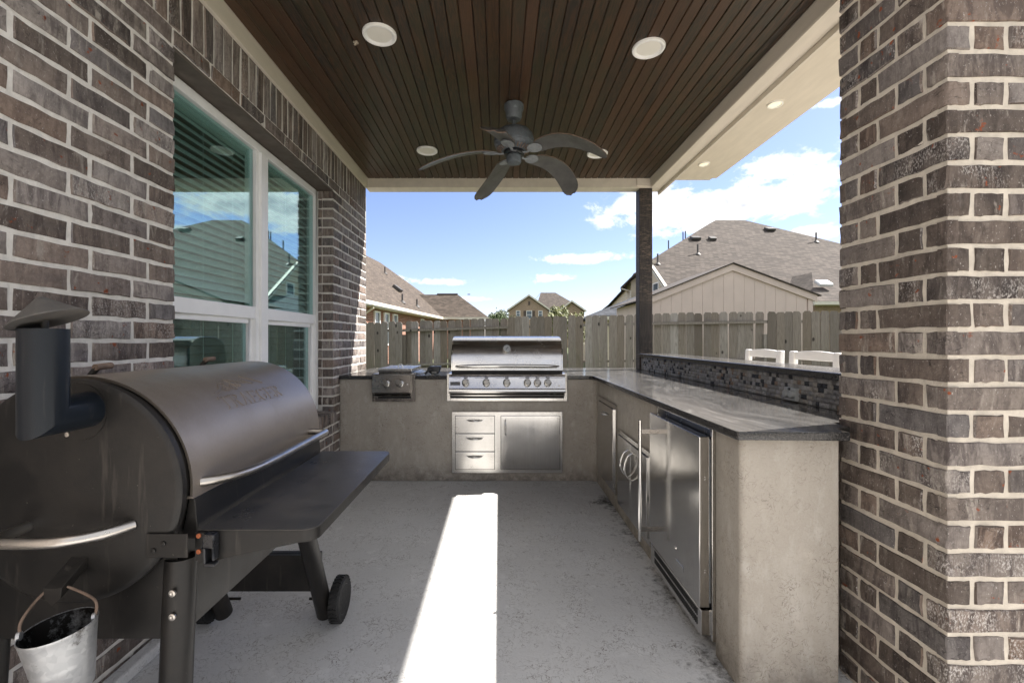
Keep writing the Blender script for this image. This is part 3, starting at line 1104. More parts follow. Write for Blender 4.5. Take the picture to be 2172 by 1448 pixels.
frame_box(win, fy0, fy0 + 0.05, fz0, fz1)
frame_box(win, fy1 - 0.05, fy1, fz0, fz1)
frame_box(win, fy0 + 0.05, fy1 - 0.05, fz1 - 0.05, fz1)
frame_box(win, fy0 + 0.05, fy1 - 0.05, fz0, fz0 + 0.05)
wf = win.build('window', M_VINYL, house, bevel=0.004)
m = MB()
frame_box(m, mull0 + 0.035, mull1 - 0.035, fz0 + 0.05, fz1 - 0.05, FX + 0.012)
frame_box(m, mull0, mull0 + 0.034, fz0 + 0.05, fz1 - 0.05, FX - 0.004)
frame_box(m, mull1 - 0.034, mull1, fz0 + 0.05, fz1 - 0.05, FX - 0.004)
m.build('mullion', M_VINYL, wf, bevel=0.003)
for (ya, yb) in ((fy0 + 0.05, mull0), (mull1, fy1 - 0.05)):
    m = MB()
    frame_box(m, ya, yb, mid0, mid1, FX - 0.006, 0.06)
    m.build('meeting_rail', M_VINYL, wf, bevel=0.004)
    MB().box(FX - 0.031, FX - 0.026, ya, yb, mid1, fz1 - 0.05).build('pane', M_GLASS, wf)
    m = MB()     # lower sash stands further in
    frame_box(m, ya, ya + 0.042, fz0 + 0.05, mid0, FX - 0.030, 0.035)
    frame_box(m, yb - 0.042, yb, fz0 + 0.05, mid0, FX - 0.030, 0.035)
    frame_box(m, ya + 0.042, yb - 0.042, fz0 + 0.05, fz0 + 0.10, FX - 0.030, 0.035)
    frame_box(m, ya + 0.042, yb - 0.042, mid0 - 0.03, mid0, FX - 0.030, 0.035)
    m.build('sash', M_VINYL, wf, bevel=0.003)
    MB().box(FX - 0.052, FX - 0.047, ya + 0.042, yb - 0.042, fz0 + 0.10, mid0 - 0.03).build('pane', M_GLASS, wf)
    MB().box(FX - 0.0665, FX - 0.0655, ya + 0.042, yb - 0.042, fz0 + 0.10, mid0 - 0.03).build('insect_screen', M_SCREEN, wf)
m = MB()
m.box(-4.6, -4.5, 0.2, 5.6, -0.1, 3.0)
m.box(-4.5, -1.64, 0.2, 0.3, -0.1, 3.0)
m.box(-4.5, -1.64, 5.5, 5.6, -0.1, 3.0)
m.box(-4.5, -1.64, 0.3, 5.5, -0.1, 0.0)
m.box(-4.5, -1.64, 0.3, 5.5, 2.9, 3.0)
m.box(-1.70, -1.622, 0.3, OY0 - 0.02, 0.0, 2.9)
m.box(-1.70, -1.622, OY1 + 0.02, 5.5, 0.0, 2.9)
m.box(-1.70, -1.622, OY0 - 0.02, OY1 + 0.02, 0.0, OZ0)
m.box(-1.70, -1.622, OY0 - 0.02, OY1 + 0.02, OZ1, 2.9)
m.build('interior_room', M_ROOM, house)

slat_me = None
for idx, (ya, yb, lab) in enumerate(((fy0 + 0.055, mull0 + 0.03, 'pale slatted blind behind the window panes nearer the smoker chimney'),
                                     (mull1 - 0.03, fy1 - 0.055, 'pale slatted blind behind the window panes nearer the side burner'))):
    bl = thing('window_blind', lab, 'blind', (FX - 0.094, (ya + yb) / 2, fz1 - 0.02), 'blinds behind the window')
    MB().box(FX - 0.115, FX - 0.065, ya, yb, fz1 - 0.075, fz1 - 0.02).build('head_rail', M_SLAT, bl, bevel=0.003)
    L = yb - ya - 0.012
    sm = MB()
    c, s = cos(radians(-50)), sin(radians(-50))
    prof = [(-0.025, 0.0), (-0.012, 0.0022), (0.0, 0.003), (0.012, 0.0022), (0.025, 0.0)]
    prof = [(a * c - b2 * s, a * s + b2 * c) for a, b2 in prof]
    pp = prof + [(a, b2 - 0.0022) for a, b2 in reversed(prof)]
    sm.prism([(a, b2) for a, b2 in pp], 'y', -L / 2, L / 2)
    me = sm.mesh('slat')
    me.materials.append(M_SLAT)
    z = fz1 - 0.10
    while z > fz0 + 0.06:
        link('slat', me, None, bl, (FX - 0.094, (ya + yb) / 2, z), (0, random.uniform(-0.03, 0.03), 0))
        z -= 0.0445
    for t in (0.2, 0.5, 0.8):
        yy = ya + (yb - ya) * t
        MB().tube([(FX - 0.064, yy, fz1 - 0.07), (FX - 0.064, yy, fz0 + 0.05)], 0.0014, 5).build('ladder_cord', M_SLAT, bl)

# ------------------------------------------------------------------ patio roof: ceiling planks, beams, soffit
CZ = 1.689 + CAMZ      # ceiling height, 2.934
CX0, CX1 = -1.380, 1.583
CY0, CY1 = 1.285, 4.77
roof = thing('patio_roof', 'covered patio roof with dark stained plank ceiling and beige painted beams', 'roof', (0.1, 3.0, CZ))
MB().box(-1.62, 2.279, CY0 - 0.05, 4.93, CZ + 0.035, CZ + 0.20).build('roof_deck', M_TRIM, roof)
MB().box(CX0, CX1, CY0, CY1, CZ + 0.012, CZ + 0.0345).build('plank_backing', M_DARKGAP, roof)
npl = 43
pw = (CX1 - CX0) / npl
plank_me = []
for v in range(2):
    g = 0.0042 if v == 0 else 0.0020
    ch = 0.0055 if v == 0 else 0.0034
    m = MB()
    a = pw / 2 - g / 2
    m.prism([(-a, 0.013), (-a, ch), (-a + ch, 0), (a - ch, 0), (a, ch), (a, 0.013)], 'y', -(CY1 - CY0) / 2, (CY1 - CY0) / 2)
    me = m.mesh('plank', smooth=20)
    me.materials.append(M_PLANK)
    plank_me.append(me)
for i in range(npl):
    link('plank', plank_me[i % 2], None, roof, (CX0 + pw * (i + 0.5), (CY0 + CY1) / 2, CZ + random.uniform(-0.0008, 0.0008)))
BZ = CAMZ + 1.593      # underside of the beams, 2.8385
MB().box(WX + 0.002, CX0 - 0.001, CY0, 4.765, BZ - 0.010, CZ + 0.034).build('trim_board', M_TRIM, roof, bevel=0.003)
MB().box(WX + 0.003, 1.60, CY1 + 0.001, 4.925, BZ, CZ + 0.034).build('beam', M_TRIM, roof, bevel=0.004)
MB().box(CX1 + 0.001, 1.712, CY0 - 0.05, 4.768, BZ + 0.002, CZ + 0.034).build('beam', M_TRIM, roof, bevel=0.004)
MB().box(1.602, 1.712, 4.769, 4.925, BZ + 0.002, CZ + 0.034).build('beam', M_TRIM, roof, bevel=0.004)
MB().box(1.713, 1.732, CY0 - 0.05, 4.926, CAMZ + 1.563, CZ + 0.034).build('fascia_board', M_TRIM, roof, bevel=0.002)
MB().box(CX1 + 0.004, CX1 + 0.010, CY0, 4.76, BZ - 0.004, BZ + 0.0018).build('bead', M_TRIM, roof)
MB().box(1.733, 2.277, CY0 - 0.05, 4.77, CZ, CZ + 0.034).build('soffit', M_SOFFIT, roof)
MB().box(1.44, 1.60, CY1 - 0.012, CY1 + 0.0005, BZ + 0.012, CZ - 0.001).build('beam_block', M_TRIM, roof, bevel=0.003)

# timber post
pt = MB()
pt.box(1.475, 1.612, 4.785, 4.918, 0.931, BZ - 0.001)
post = pt.build('timber_post', M_POST, bevel=0.006)
tag(post, 'dark weathered timber post standing on the granite counter and carrying the roof beam', 'post')


# recessed ceiling lights
def can_light(x, y, z, r, lab, glow=False, group='recessed lights'):
    t = thing('recessed_light', lab, 'light', (x, y, z), group)
    m = MB()
    prof = [(r * 1.0, 0.003), (r * 1.0, -0.006), (r * 0.97, -0.011), (r * 0.88, -0.0135), (r * 0.84, -0.012), (r * 0.77, -0.005), (r * 0.70, -0.002)]
    n = 40
    vs, fs = [], []
    for (rr, h) in prof:
        for k in range(n):
            vs.append((x + rr * cos(2 * pi * k / n), y + rr * sin(2 * pi * k / n), z + h))
    for i in range(len(prof) - 1):
        for k in range(n):
            fs.append((i * n + k, i * n + (k + 1) % n, (i + 1) * n + (k + 1) % n, (i + 1) * n + k))
    m.add(vs, fs)
    m.build('trim_ring', M_LAMPRING, t)
    MB().lathe([(r * 0.76, 0.0), (r * 0.60, -0.0006), (0.0, -0.0010)], (x, y, z - 0.003), 'z', 40).build('lens', M_GLOW if glow else M_LENS, t)
    return t


G1 = 'recessed lights in the plank ceiling'
can_light(-0.662, 2.515, CZ - 0.0035, 0.093, 'white recessed ceiling light beside the pale mud nest on the planks', group=G1)
can_light(0.864, 2.633, CZ - 0.0035, 0.093, 'white recessed ceiling light on the brick pillar side in front of the fan', group=G1)
can_light(-0.644, 4.06, CZ - 0.0035, 0.093, 'white recessed ceiling light by the fan blade that points to the window', group=G1)
can_light(0.889, 4.126, CZ - 0.0035, 0.093, 'white recessed ceiling light half hidden behind a fan blade tip', group=G1)
G2 = 'small lights in the beige soffit'
can_light(1.977, 3.26, CZ - 0.001, 0.052, 'small glowing round soffit light nearer the brick pillar', True, G2)
can_light(1.968, 4.37, CZ - 0.001, 0.052, 'small glowing round soffit light nearer the timber post', True, G2)

# mud nest
nm = MB()
for i in range(9):
    c = Vector((-0.815 + random.uniform(-.012, .012), 2.58 + random.uniform(-.016, .016), CZ - 0.006 + random.uniform(-.004, .003)))
    nm.lathe([(0.0, -0.006), (0.005, -0.004), (0.0065, 0.0), (0.005, 0.004), (0.0, 0.006)], c, (random.uniform(-1, 1), random.uniform(-1, 1), 1), 7)
tag(nm.build('mud_nest', M_NEST), 'tiny pale mud nest stuck to the dark ceiling planks', 'nest')

# ------------------------------------------------------------------ ceiling fan
fx, fy = 0.105, 3.27
fan = thing('ceiling_fan', 'weathered grey ceiling fan with five drooping leaf shaped blades', 'fan', (fx, fy, CZ))
Hc = lambda h: CAMZ + h
MB().lathe([(0.055, Hc(1.689) - fz1 * 0), (0.069, Hc(1.684)), (0.070, Hc(1.655)), (0.062, Hc(1.635)), (0.058, Hc(1.60)), (0.048, Hc(1.578)), (0.020, Hc(1.572))],
           (fx, fy, 0), 'z', 32).build('canopy', M_FAN, fan)
MB().lathe([(0.013, Hc(1.60)), (0.013, Hc(1.48))], (fx, fy, 0), 'z', 16).build('downrod', M_FAN, fan)
mo = MB().lathe([(0.03, Hc(1.513)), (0.075, Hc(1.510)), (0.112, Hc(1.495)), (0.136, Hc(1.465)), (0.143, Hc(1.435)), (0.143, Hc(1.405)), (0.139, Hc(1.401)),
                 (0.139, Hc(1.395)), (0.132, Hc(1.380)), (0.108, Hc(1.363)), (0.085, Hc(1.353)), (0.060, Hc(1.349))], (fx, fy, 0), 'z', 44).build('motor', M_FAN, fan)
vm = MB()
for k in range(28):
    a = 2 * pi * k / 28
    r0, r1 = 0.090, 0.122
    p0 = Vector((fx + r0 * cos(a), fy + r0 * sin(a), Hc(1.353)))
    p1 = Vector((fx + r1 * cos(a), fy + r1 * sin(a), Hc(1.369)))
    vm.tube([p0, p1], 0.0045, 5)
vm.build('cooling_fin', M_BLADE_EDGE, mo, kind='stuff')
MB().lathe([(0.072, Hc(1.351)), (0.075, Hc(1.345)), (0.075, Hc(1.327)), (0.070, Hc(1.321))], (fx, fy, 0), 'z', 36).build('flywheel', M_BLACKPLASTIC, fan)
MB().lathe([(0.050, Hc(1.323)), (0.053, Hc(1.315)), (0.053, Hc(1.277)), (0.048, Hc(1.265)), (0.020, Hc(1.261)), (0.0, Hc(1.260))], (fx, fy, 0), 'z', 32).build('switch_housing', M_FAN, fan)
NB = 24
for kb in range(5):
    ang = radians(-31 + 72 * kb)
    ca, sa = cos(ang), sin(ang)
    # blade in its own frame: s along, t across (curved sideways like a palm leaf), pitch and droop
    cols = []
    r0, r1 = 0.165, 0.675
    for i in range(NB + 1):
        q = i / NB
        s = r0 + (r1 - r0) * q
        w = 0.056 + 0.022 * sin(min(1, q * 1.25) * pi * 0.5)
        if q < 0.08:
            w *= 0.72 + 0.28 * q / 0.08
        if q > 0.86:
            w *= sqrt(max(0.0, 1 - ((q - 0.86) / 0.145) ** 2))
        side = 0.050 * sin(q * pi) * -1 + 0.015 * q
        droop = 0.030 - 0.150 * q ** 1.9 + 0.020 * sin(q * pi)
        row = []
        for j in range(5):
            t = -1 + j / 2.0
            tt = side + t * w
            zz = Hc(1.337) + droop - 0.022 - t * w * 0.24 - 0.008 * (t * t)
            row.append(Vector((fx + s * ca - tt * sa, fy + s * sa + tt * ca, zz)))
        cols.append(row)
    vs, fs = [], []
    for row in cols:
        vs += row
    nv = len(vs)
    vs += [v + Vector((0, 0, 0.006)) for v in vs[:nv]]
    for i in range(NB):
        for j in range(4):
            a = i * 5 + j
            fs.append((a, a + 5, a + 6, a + 1))
            fs.append((nv + a, nv + a + 1, nv + a + 6, nv + a + 5))
    rim = [i * 5 for i in range(NB + 1)] + [NB * 5 + j for j in range(1, 5)] + [i * 5 + 4 for i in range(NB - 1, -1, -1)] + [j for j in range(3, 0, -1)]
    for a, b2 in zip(rim, rim[1:] + rim[:1]):
        fs.append((a, b2, nv + b2, nv + a))
    me = bpy.data.meshes.new('blade')
    org = ORG[fan]
    me.from_pydata([tuple(v - org) for v in vs], [], fs)
    me.materials.append(M_BLADE)
    me.materials.append(M_BLADE_EDGE)
    nf = NB * 4 * 2
    for p in me.polygons:
        p.material_index = 1 if p.index >= nf else 0
    me.shade_smooth()
    me.set_sharp_from_angle(angle=radians(50))
    bo = link('blade', me, None, fan)
    am = MB()
    p = lambda s, t, z: Vector((fx + s * ca - t * sa, fy + s * sa + t * ca, Hc(z - 0.035 - 0.20 * t)))
    am.tube([p(0.06, 0, 1.372), p(0.10, 0.004, 1.362), p(0.135, 0.0, 1.366), p(0.175, -0.006, 1.372), p(0.20, -0.008, 1.374)], [0.012, 0.010, 0.011, 0.014, 0.010], 8, flat=(1.0, 0.5))
    pad = [p(0.17 + 0.055 * cos(t), -0.010 + 0.046 * sin(t), 1.3735) for t in [2 * pi * k / 16 for k in range(16)]]
    am.add(pad + [v - Vector((0, 0, 0.008)) for v in pad], [list(range(16)), list(range(31, 15, -1))] + [(k, k + 16, (k + 1) % 16 + 16, (k + 1) % 16) for k in range(16)])
    am.build('blade_arm', M_FANARM, bo)

# ------------------------------------------------------------------ brick pillar
M_MORTAR2 = mat_mortar('shaded_pillar_mortar', (0.60, 0.545, 0.465))  # the wall's mortar toned down, pillar shade put into its colour
PX, PY, PS = 1.281, 1.300, 0.414
pil = thing('brick_pillar', 'brown brick pillar with cream mortar at the end of the stucco counter', 'pillar', (PX + PS / 2, PY + PS / 2, 0.0))
MB().box(PX + MREC, PX + PS - MREC, PY + MREC, PY + PS - MREC, 0.0, BZ).build('mortar', M_MORTAR2, pil)
PL = Bricks(pil, M_BRICK2, '-x')
PFR = Bricks(pil, M_BRICK2, '-y')
PR = Bricks(pil, M_BRICK2, '+x')
PB = Bricks(pil, M_BRICK2, '+y')
LONG, S1, S2, J2 = 0.236, 0.0655, 0.064, 0.0145
S2 = PS - LONG - S1 - 2 * J2 + 0.0
k = 0
z = 0.012
while z + CH < BZ + 0.03:
    H = min(CH - 0.0150, BZ - 0.004 - z)
    zc_ = z + H / 2
    typ1 = k % 2 == 0
    # sequences measured from the near left corner
    left = [LONG, S1, S2] if typ1 else [S1, S2, LONG]
    frontq = [S1, S2, LONG] if typ1 else [LONG, S1, S2]
    y = PY
    for i, L in enumerate(left):
        if i == 0:      # corner brick shown on both faces: one solid brick
            Lx = frontq[0]
            me = None
            rng = random.Random(k * 13 + 5)
            cx = PX + Lx / 2
            # front skin then the left skin of the same brick, joined in one mesh
            vs, fs = brick_geo(Lx, H, 0.03, rng)
            m = MB()
            m.add([Vector(v) + Vector((PX + Lx / 2, PY, zc_)) for v in vs], fs)
            # match the shared arris by building the side face as a second plate flush with it
            vs2, fs2 = brick_geo(L, H, 0.03, rng)
            Rm = Matrix.Rotation(-pi / 2, 3, 'Z')
            m.add([Rm @ Vector(v) + Vector((PX, PY + L / 2, zc_)) for v in vs2], fs2)
            me = bpy.data.meshes.new('corner_brick')
            c0 = Vector((PX, PY, zc_))
            me.from_pydata([tuple(v - c0) for v in m.v], [], m.f)
            me.materials.append(M_BRICK2C)
            me.shade_smooth()
            me.set_sharp_from_angle(angle=radians(50))
            link('corner_brick', me, None, pil, c0)
        else:
            PL.lay((PX, y + L / 2, zc_), L, H)
        y += L + J2
    x = PX
    for i, L in enumerate(frontq):
        if i:
            PFR.lay((x + L / 2, PY, zc_), L, H)
        x += L + J2
    y = PY
    for L in left:
        PR.lay((PX + PS, y + L / 2, zc_), L, H, single=False)
        y += L + J2
    x = PX + 0.001
    for L in frontq:
        PB.lay((x + L / 2, PY + PS, zc_), L, H, single=False)
        x += L + J2
    z += CH
    k += 1
PR.finish('brickwork')
PB.finish('brickwork')

# ------------------------------------------------------------------ outdoor counter
CTZ = 0.930
FY = 4.006        # stucco face of the back run
RX = 0.851        # stucco face of the right run
NY = 1.600        # near end of the right run
ctr = thing('outdoor_counter', 'tan stucco outdoor kitchen counter with dark granite top and raised bar', 'counter', (0.9, 4.0, 0.0))
# stucco body with openings for the appliances cut as recesses
FRY0, FRY1 = 1.795, 2.415    # fridge opening
base = MB()
base.prism([(-1.405, FY), (-0.0, FY), (RX - 0.03, FY), (RX, FY - 0.03), (RX, FRY1), (1.48, FRY1), (1.48, 5.04), (-1.405, 5.04)], 'z', 0.001, CTZ - 0.031)
base.prism([(RX, NY + 0.014), (RX + 0.014, NY), (1.198, NY), (1.198, 1.735), (1.505, 1.735), (1.505, FRY0), (RX, FRY0)], 'z', 0.001, CTZ - 0.031)
base.box(1.45, 1.505, FRY0, FRY1, 0.001, CTZ - 0.031)
base.build('base', M_STUCCO, ctr, bevel=0.012, segs=3)
MB().box(1.506, 1.60, 1.735, 4.78, 0.001, 1.065).build('bar_wall', M_STUCCO, ctr)
# granite top: upper face with light painted in, edge left dark
top_poly = [(-1.404, FY - 0.022), (RX - 0.068, FY - 0.022), (RX - 0.035, FY - 0.055), (RX - 0.035, NY - 0.030), (RX - 0.027, NY - 0.038), (1.197, NY - 0.050),
            (1.197, 1.61), (1.272, 1.65), (1.272, 1.742), (1.503, 1.742), (1.503, 4.784), (1.62, 4.784), (1.62, 5.07), (-1.404, 5.07)]
tp = MB()
n_ = len(top_poly)
tp.prism(top_poly, 'z', CTZ - 0.030, CTZ)
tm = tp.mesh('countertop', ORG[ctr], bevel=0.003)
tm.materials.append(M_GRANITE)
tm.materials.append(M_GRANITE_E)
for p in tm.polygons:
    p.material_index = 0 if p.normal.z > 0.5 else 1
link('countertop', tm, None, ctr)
bt_ = MB()
bt_.prism([(1.470, 1.74), (1.765, 1.74), (1.765, 4.78), (1.470, 4.78)], 'z', 1.066, 1.100)
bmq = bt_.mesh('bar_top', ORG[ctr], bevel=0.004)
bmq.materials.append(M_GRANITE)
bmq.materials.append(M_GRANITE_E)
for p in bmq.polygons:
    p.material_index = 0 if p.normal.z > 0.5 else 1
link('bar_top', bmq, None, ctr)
MB().box(1.4995, 1.5055, 1.74, 4.78, CTZ + 0.001, 1.0655).build('grout', M_GROUT, ctr)
# split-face mosaic tiles on the bar wall
tile_far = MB()
rows = 6
th = (1.0645 - CTZ - 0.001) / rows
tile_cache = {}
ntile = 0
cands = []
for r in range(rows):
    y = 1.78 - random.uniform(0, 0.03)
    while y < 4.775:
        L = random.choice([0.020, 0.024, 0.028, 0.033, 0.040])
        L = min(L, 4.778 - y)
        if L > 0.008:
            cands.append((y, r, L))
        y += L + 0.002
cands.sort()
for (y, r, L) in cands:
    zc_ = CTZ + 0.0015 + th * (r + 0.5)
    pro = random.uniform(0.001, 0.006)
    if abs(y + L / 2 - 2.31) < 0.075 and 0.925 < zc_ < 1.005 and False:
        continue
    key = (round(L, 3), random.randrange(3))
    if key not in tile_cache:
        rng = random.Random(int(key[0] * 1000) * 7 + key[1])
        h, l = th / 2 - 0.0009, L / 2
        nn = 4
        vs, fs = [], []
        for i in range(nn + 1):
            for j in range(3):
                edge = (i in (0, nn)) or (j in (0, 2))
                vs.append((-(rng.uniform(0.004, 0.009) if not edge else rng.uniform(0.001, 0.004)), -l + 2 * l * i / nn, -h + h * j))
        for i in range(nn):
            for j in range(2):
                a = i * 3 + j
                fs.append((a, a + 1, a + 4, a + 3))
        rim = [i * 3 for i in range(nn + 1)] + [nn * 3 + 1] + [i * 3 + 2 for i in range(nn, -1, -1)] + [1]
        kk = len(vs)
        vs += [(0.006, vs[i][1], vs[i][2]) for i in rim]
        for q in range(len(rim)):
            q2 = (q + 1) % len(rim)
            fs.append((rim[q], rim[q2], kk + q2, kk + q))
        me = bpy.data.meshes.new('tile')
        me.from_pydata(vs, [], fs)
        bm = bmesh.new()
        bm.from_mesh(me)
        bmesh.ops.recalc_face_normals(bm, faces=bm.faces)
        bm.to_mesh(me)
        bm.free()
        me.materials.append(M_TILE)
        tile_cache[key] = me
    me = tile_cache[key]
    c = Vector((1.4995 - pro, y + L / 2, zc_))
    if ntile < 298:
        link('tile', me, None, ctr, c)
        ntile += 1
    else:
        tile_far.add([Vector(v.co) + c for v in me.vertices], [list(p.vertices) for p in me.polygons])
me = bpy.data.meshes.new('mosaic')
me.from_pydata([tuple(v - ORG[ctr]) for v in tile_far.v], [], tile_far.f)
link('mosaic', me, M_TILE, ctr, None, None, 'stuff')

# weatherproof outlet on the mosaic
ol = thing('outlet_box', 'grey weatherproof double outlet cover on the mosaic bar wall', 'outlet', (1.49, 2.31, 0.968))
MB().box(1.474, 1.4995, 2.263, 2.357, 0.937, 1.003).build('cover', M_OUTLET, ol, bevel=0.004)
for yy in (2.287, 2.333):
    MB().lathe([(0.019, 0.0), (0.020, 0.008), (0.017, 0.014), (0.010, 0.016), (0.0, 0.016)], (1.474, yy, 0.970), (-1, 0, 0), 20).build('outlet_lid', M_OUTLET, ol)
MB().box(1.468, 1.474, 2.304, 2.316, 0.990, 1.001).build('hinge', M_BLACKPLASTIC, ol)


# ------------------------------------------------------------------ appliances set in the back run
def arc_handle(p0, p1, out, bow, r=0.0055, n=11, flat=None):
    p0, p1, out = Vector(p0), Vector(p1), Vector(out)
    pts = []
    for i in range(n):
        q = i / (n - 1)
        pts.append(p0.lerp(p1, q) + out * (bow * (sin(q * pi) ** 0.55)))
    return MB().tube(pts, [r * (0.75 + 0.5 * sin(pi * i / (n - 1))) for i in range(n)], 10, flat=flat)


def pxX(x, d=4.006):
    return (x - 1059.0) * d / F


def pxZ(y, d=4.006):
    return CAMZ + (720.0 - y) * d / F


# built-in gas grill
gr = thing('built_in_grill', 'large stainless steel built in gas grill with closed hood on the back counter', 'grill', (0.07, 4.2, CTZ))
gx0, gx1 = pxX(948, 3.985), pxX(1203, 3.985)
fr = MB()       # flange let into the stucco
fy_ = 3.980
fr.box(gx0, gx0 + 0.030, fy_, FY + 0.002, 0.708, 0.948)
fr.box(gx1 - 0.030, gx1, fy_, FY + 0.002, 0.708, 0.948)
fr.box(gx0 + 0.030, gx1 - 0.030, fy_ + 0.004, FY + 0.002, 0.708, 0.733)
fr.build('flange', M_STEEL, gr, bevel=0.0015)
MB().box(gx0 + 0.028, gx1 - 0.028, fy_ + 0.016, FY + 0.004, 0.733, 0.80).build('tray_slot', M_DARKGAP, gr)
cp = MB()       # front control panel, swept along x
prof = [(3.995, 0.952), (3.958, 0.950), (3.944, 0.943), (3.938, 0.932), (3.930, 0.915), (3.918, 0.828), (3.910, 0.815), (3.908, 0.800), (3.916, 0.786), (3.935, 0.780), (3.995, 0.780)]
cp.prism(prof, 'x', gx0 + 0.024, gx1 - 0.024)
cp.build('control_panel', M_STEEL, gr, smooth=24)
MB().prism([(3.995, 0.772), (3.955, 0.770), (3.948, 0.764), (3.952, 0.755), (3.995, 0.752)], 'x', gx0 + 0.026, gx1 - 0.026).build('drip_tray', M_STEEL, gr, smooth=60)
for xx in (987.4, 1031.5, 1074.9, 1118.9, 1140.3, 1162.3):
    X = pxX(xx, 3.91)
    Zk = pxZ(810.5, 3.91)
    ax = Vector((0, -1, 0.12))
    kb = MB().lathe([(0.021, 0.0), (0.0225, 0.010), (0.0215, 0.024), (0.024, 0.030), (0.024, 0.038), (0.021, 0.041), (0.0, 0.0415)], (X, 3.921, Zk), ax, 28).build('knob', M_KNOB, gr)
    MB().lathe([(0.033, -0.003), (0.033, 0.003), (0.029, 0.006), (0.020, 0.007)], (X, 3.922, Zk - 0.004), ax, 28).build('bezel', M_BEZEL, kb)
    MB().lathe([(0.0045, 0.0), (0.0045, 0.003), (0.0, 0.004)], (X, 3.916, Zk - 0.034), ax, 10).build('pilot_light', M_LED, kb)
    MB().box(X - 0.016, X + 0.016, 3.926, 3.936, pxZ(801, 3.93) - 0.003, pxZ(801, 3.93) + 0.006).build('knob_scale', M_BADGE, kb)
tk = MB()
for a, b2 in ((0.05, 0.12), (0.235, 0.31), (0.41, 0.48), (0.60, 0.96)):
    w = gx1 - gx0
    tk.box(gx0 + a * w, gx0 + b2 * w, 3.9285, 3.934, pxZ(801.5, 3.93) - 0.0012, pxZ(801.5, 3.93) + 0.0012)
tk.build('control_marking', M_BADGE, gr)
MB().box(pxX(955, 3.92), pxX(976, 3.92), 3.9195, 3.926, 0.852, 0.882).build('badge', M_BADGE, gr, bevel=0.001)
sw = MB().lathe([(0.007, 0.0), (0.007, 0.006), (0.0, 0.010)], (pxX(1186, 3.92), 3.921, pxZ(817, 3.92)), (0, -1, 0.1), 14)
sw.build('igniter_button', M_CHROME, gr)
# hood
hx0, hx1 = pxX(957, 3.97), pxX(1194, 3.97)
hp = [(3.962, 0.978), (3.966, 1.010), (3.972, 1.060), (3.984, 1.110), (4.002, 1.155), (4.028, 1.196), (4.062, 1.230), (4.108, 1.256), (4.165, 1.270), (4.24, 1.275), (4.36, 1.272),
      (4.46, 1.25), (4.53, 1.20), (4.56, 1.10), (4.565, 0.978)]
hb = MB()
nh = len(hp)
NXs = 10
for i in range(NXs + 1):
    q = i / NXs
    X = hx0 + 0.010 + (hx1 - hx0 - 0.020) * q
    hb.v += [Vector((X, y, z)) for y, z in hp]
for i in range(NXs):
    for j in range(nh - 1):
        a = i * nh + j
        hb.f.append([a, a + nh, a + nh + 1, a + 1])
hb.build('hood', M_STEEL, gr, smooth=60)
for sgn, X in ((-1, hx0), (1, hx1 - 0.0102)):
    MB().prism([(y + (0.002 if y < 4.2 else -0.002), z - (0.002 if z > 1 else 0)) for y, z in hp], 'x', X, X + 0.0102).build('hood_end', M_STEEL_V, gr, bevel=0.002)
    MB().box(X - 0.001 if sgn < 0 else X + 0.0102 - 0.003, X + 0.003 if sgn < 0 else X + 0.0112, 3.990, 4.02, 1.01, 1.165).build('hood_hinge', M_DARKGAP, gr)
MB().prism([(3.958, 0.976), (3.965, 0.952), (4.5, 0.952), (4.5, 0.976)], 'x', hx0 + 0.005, hx1 - 0.005).build('firebox', M_DARKGAP, gr)
MB().box(gx0 + 0.01, gx1 - 0.01, 3.992, 4.58, 0.931, 0.951).build('firebox_flange', M_STEEL, gr, bevel=0.002)
hh = pxZ(776.5, 3.915)
hw0, hw1 = pxX(966, 3.91), pxX(1186, 3.91)
pts = []
rs = []
for i in range(25):
    q = i / 24
    t_ = 2 * q - 1
    pts.append((hw0 + (hw1 - hw0) * q, 3.905 - 0.006 * (1 - t_ * t_), hh + 0.006 * (1 - t_ ** 2)))
    rs.append(0.0135 * (1 - abs(t_) ** 8 * 0.55))
hd = MB().tube(pts, rs, 14)
for X in (hw0 + 0.08, hw1 - 0.08):
    hd.tube([(X, 3.905, hh), (X, 3.97, hh + 0.002)], 0.009, 10)
hd.build('hood_handle', M_CHROME, gr)
ga = MB().lathe([(0.037, 0.004), (0.037, -0.014), (0.034, -0.020), (0.030, -0.021), (0.029, -0.017)], (pxX(1075, 3.985), 3.990, pxZ(739.5, 3.985)), (0, 1, -0.28), 36)
gauge = ga.build('temperature_gauge', M_BEZEL, gr)
ad = Vector((0, 1, -0.28)).normalized()
gc_ = Vector((pxX(1075, 3.985), 3.990, pxZ(739.5, 3.985))) - ad * 0.0172
MB().lathe([(0.029, 0.0), (0.0, 0.0005)], gc_, tuple(-ad), 32).build('dial', M_OUTLET, gauge)
ups = Vector((0, 0.28, 1)).normalized()
MB().tube([gc_ - ad * 0.002 + Vector((-0.008, 0, 0)) - ups * 0.010, gc_ - ad * 0.002 + Vector((0.012, 0, 0)) + ups * 0.013], 0.0022, 6).build('needle', M_DARKGAP, gauge)

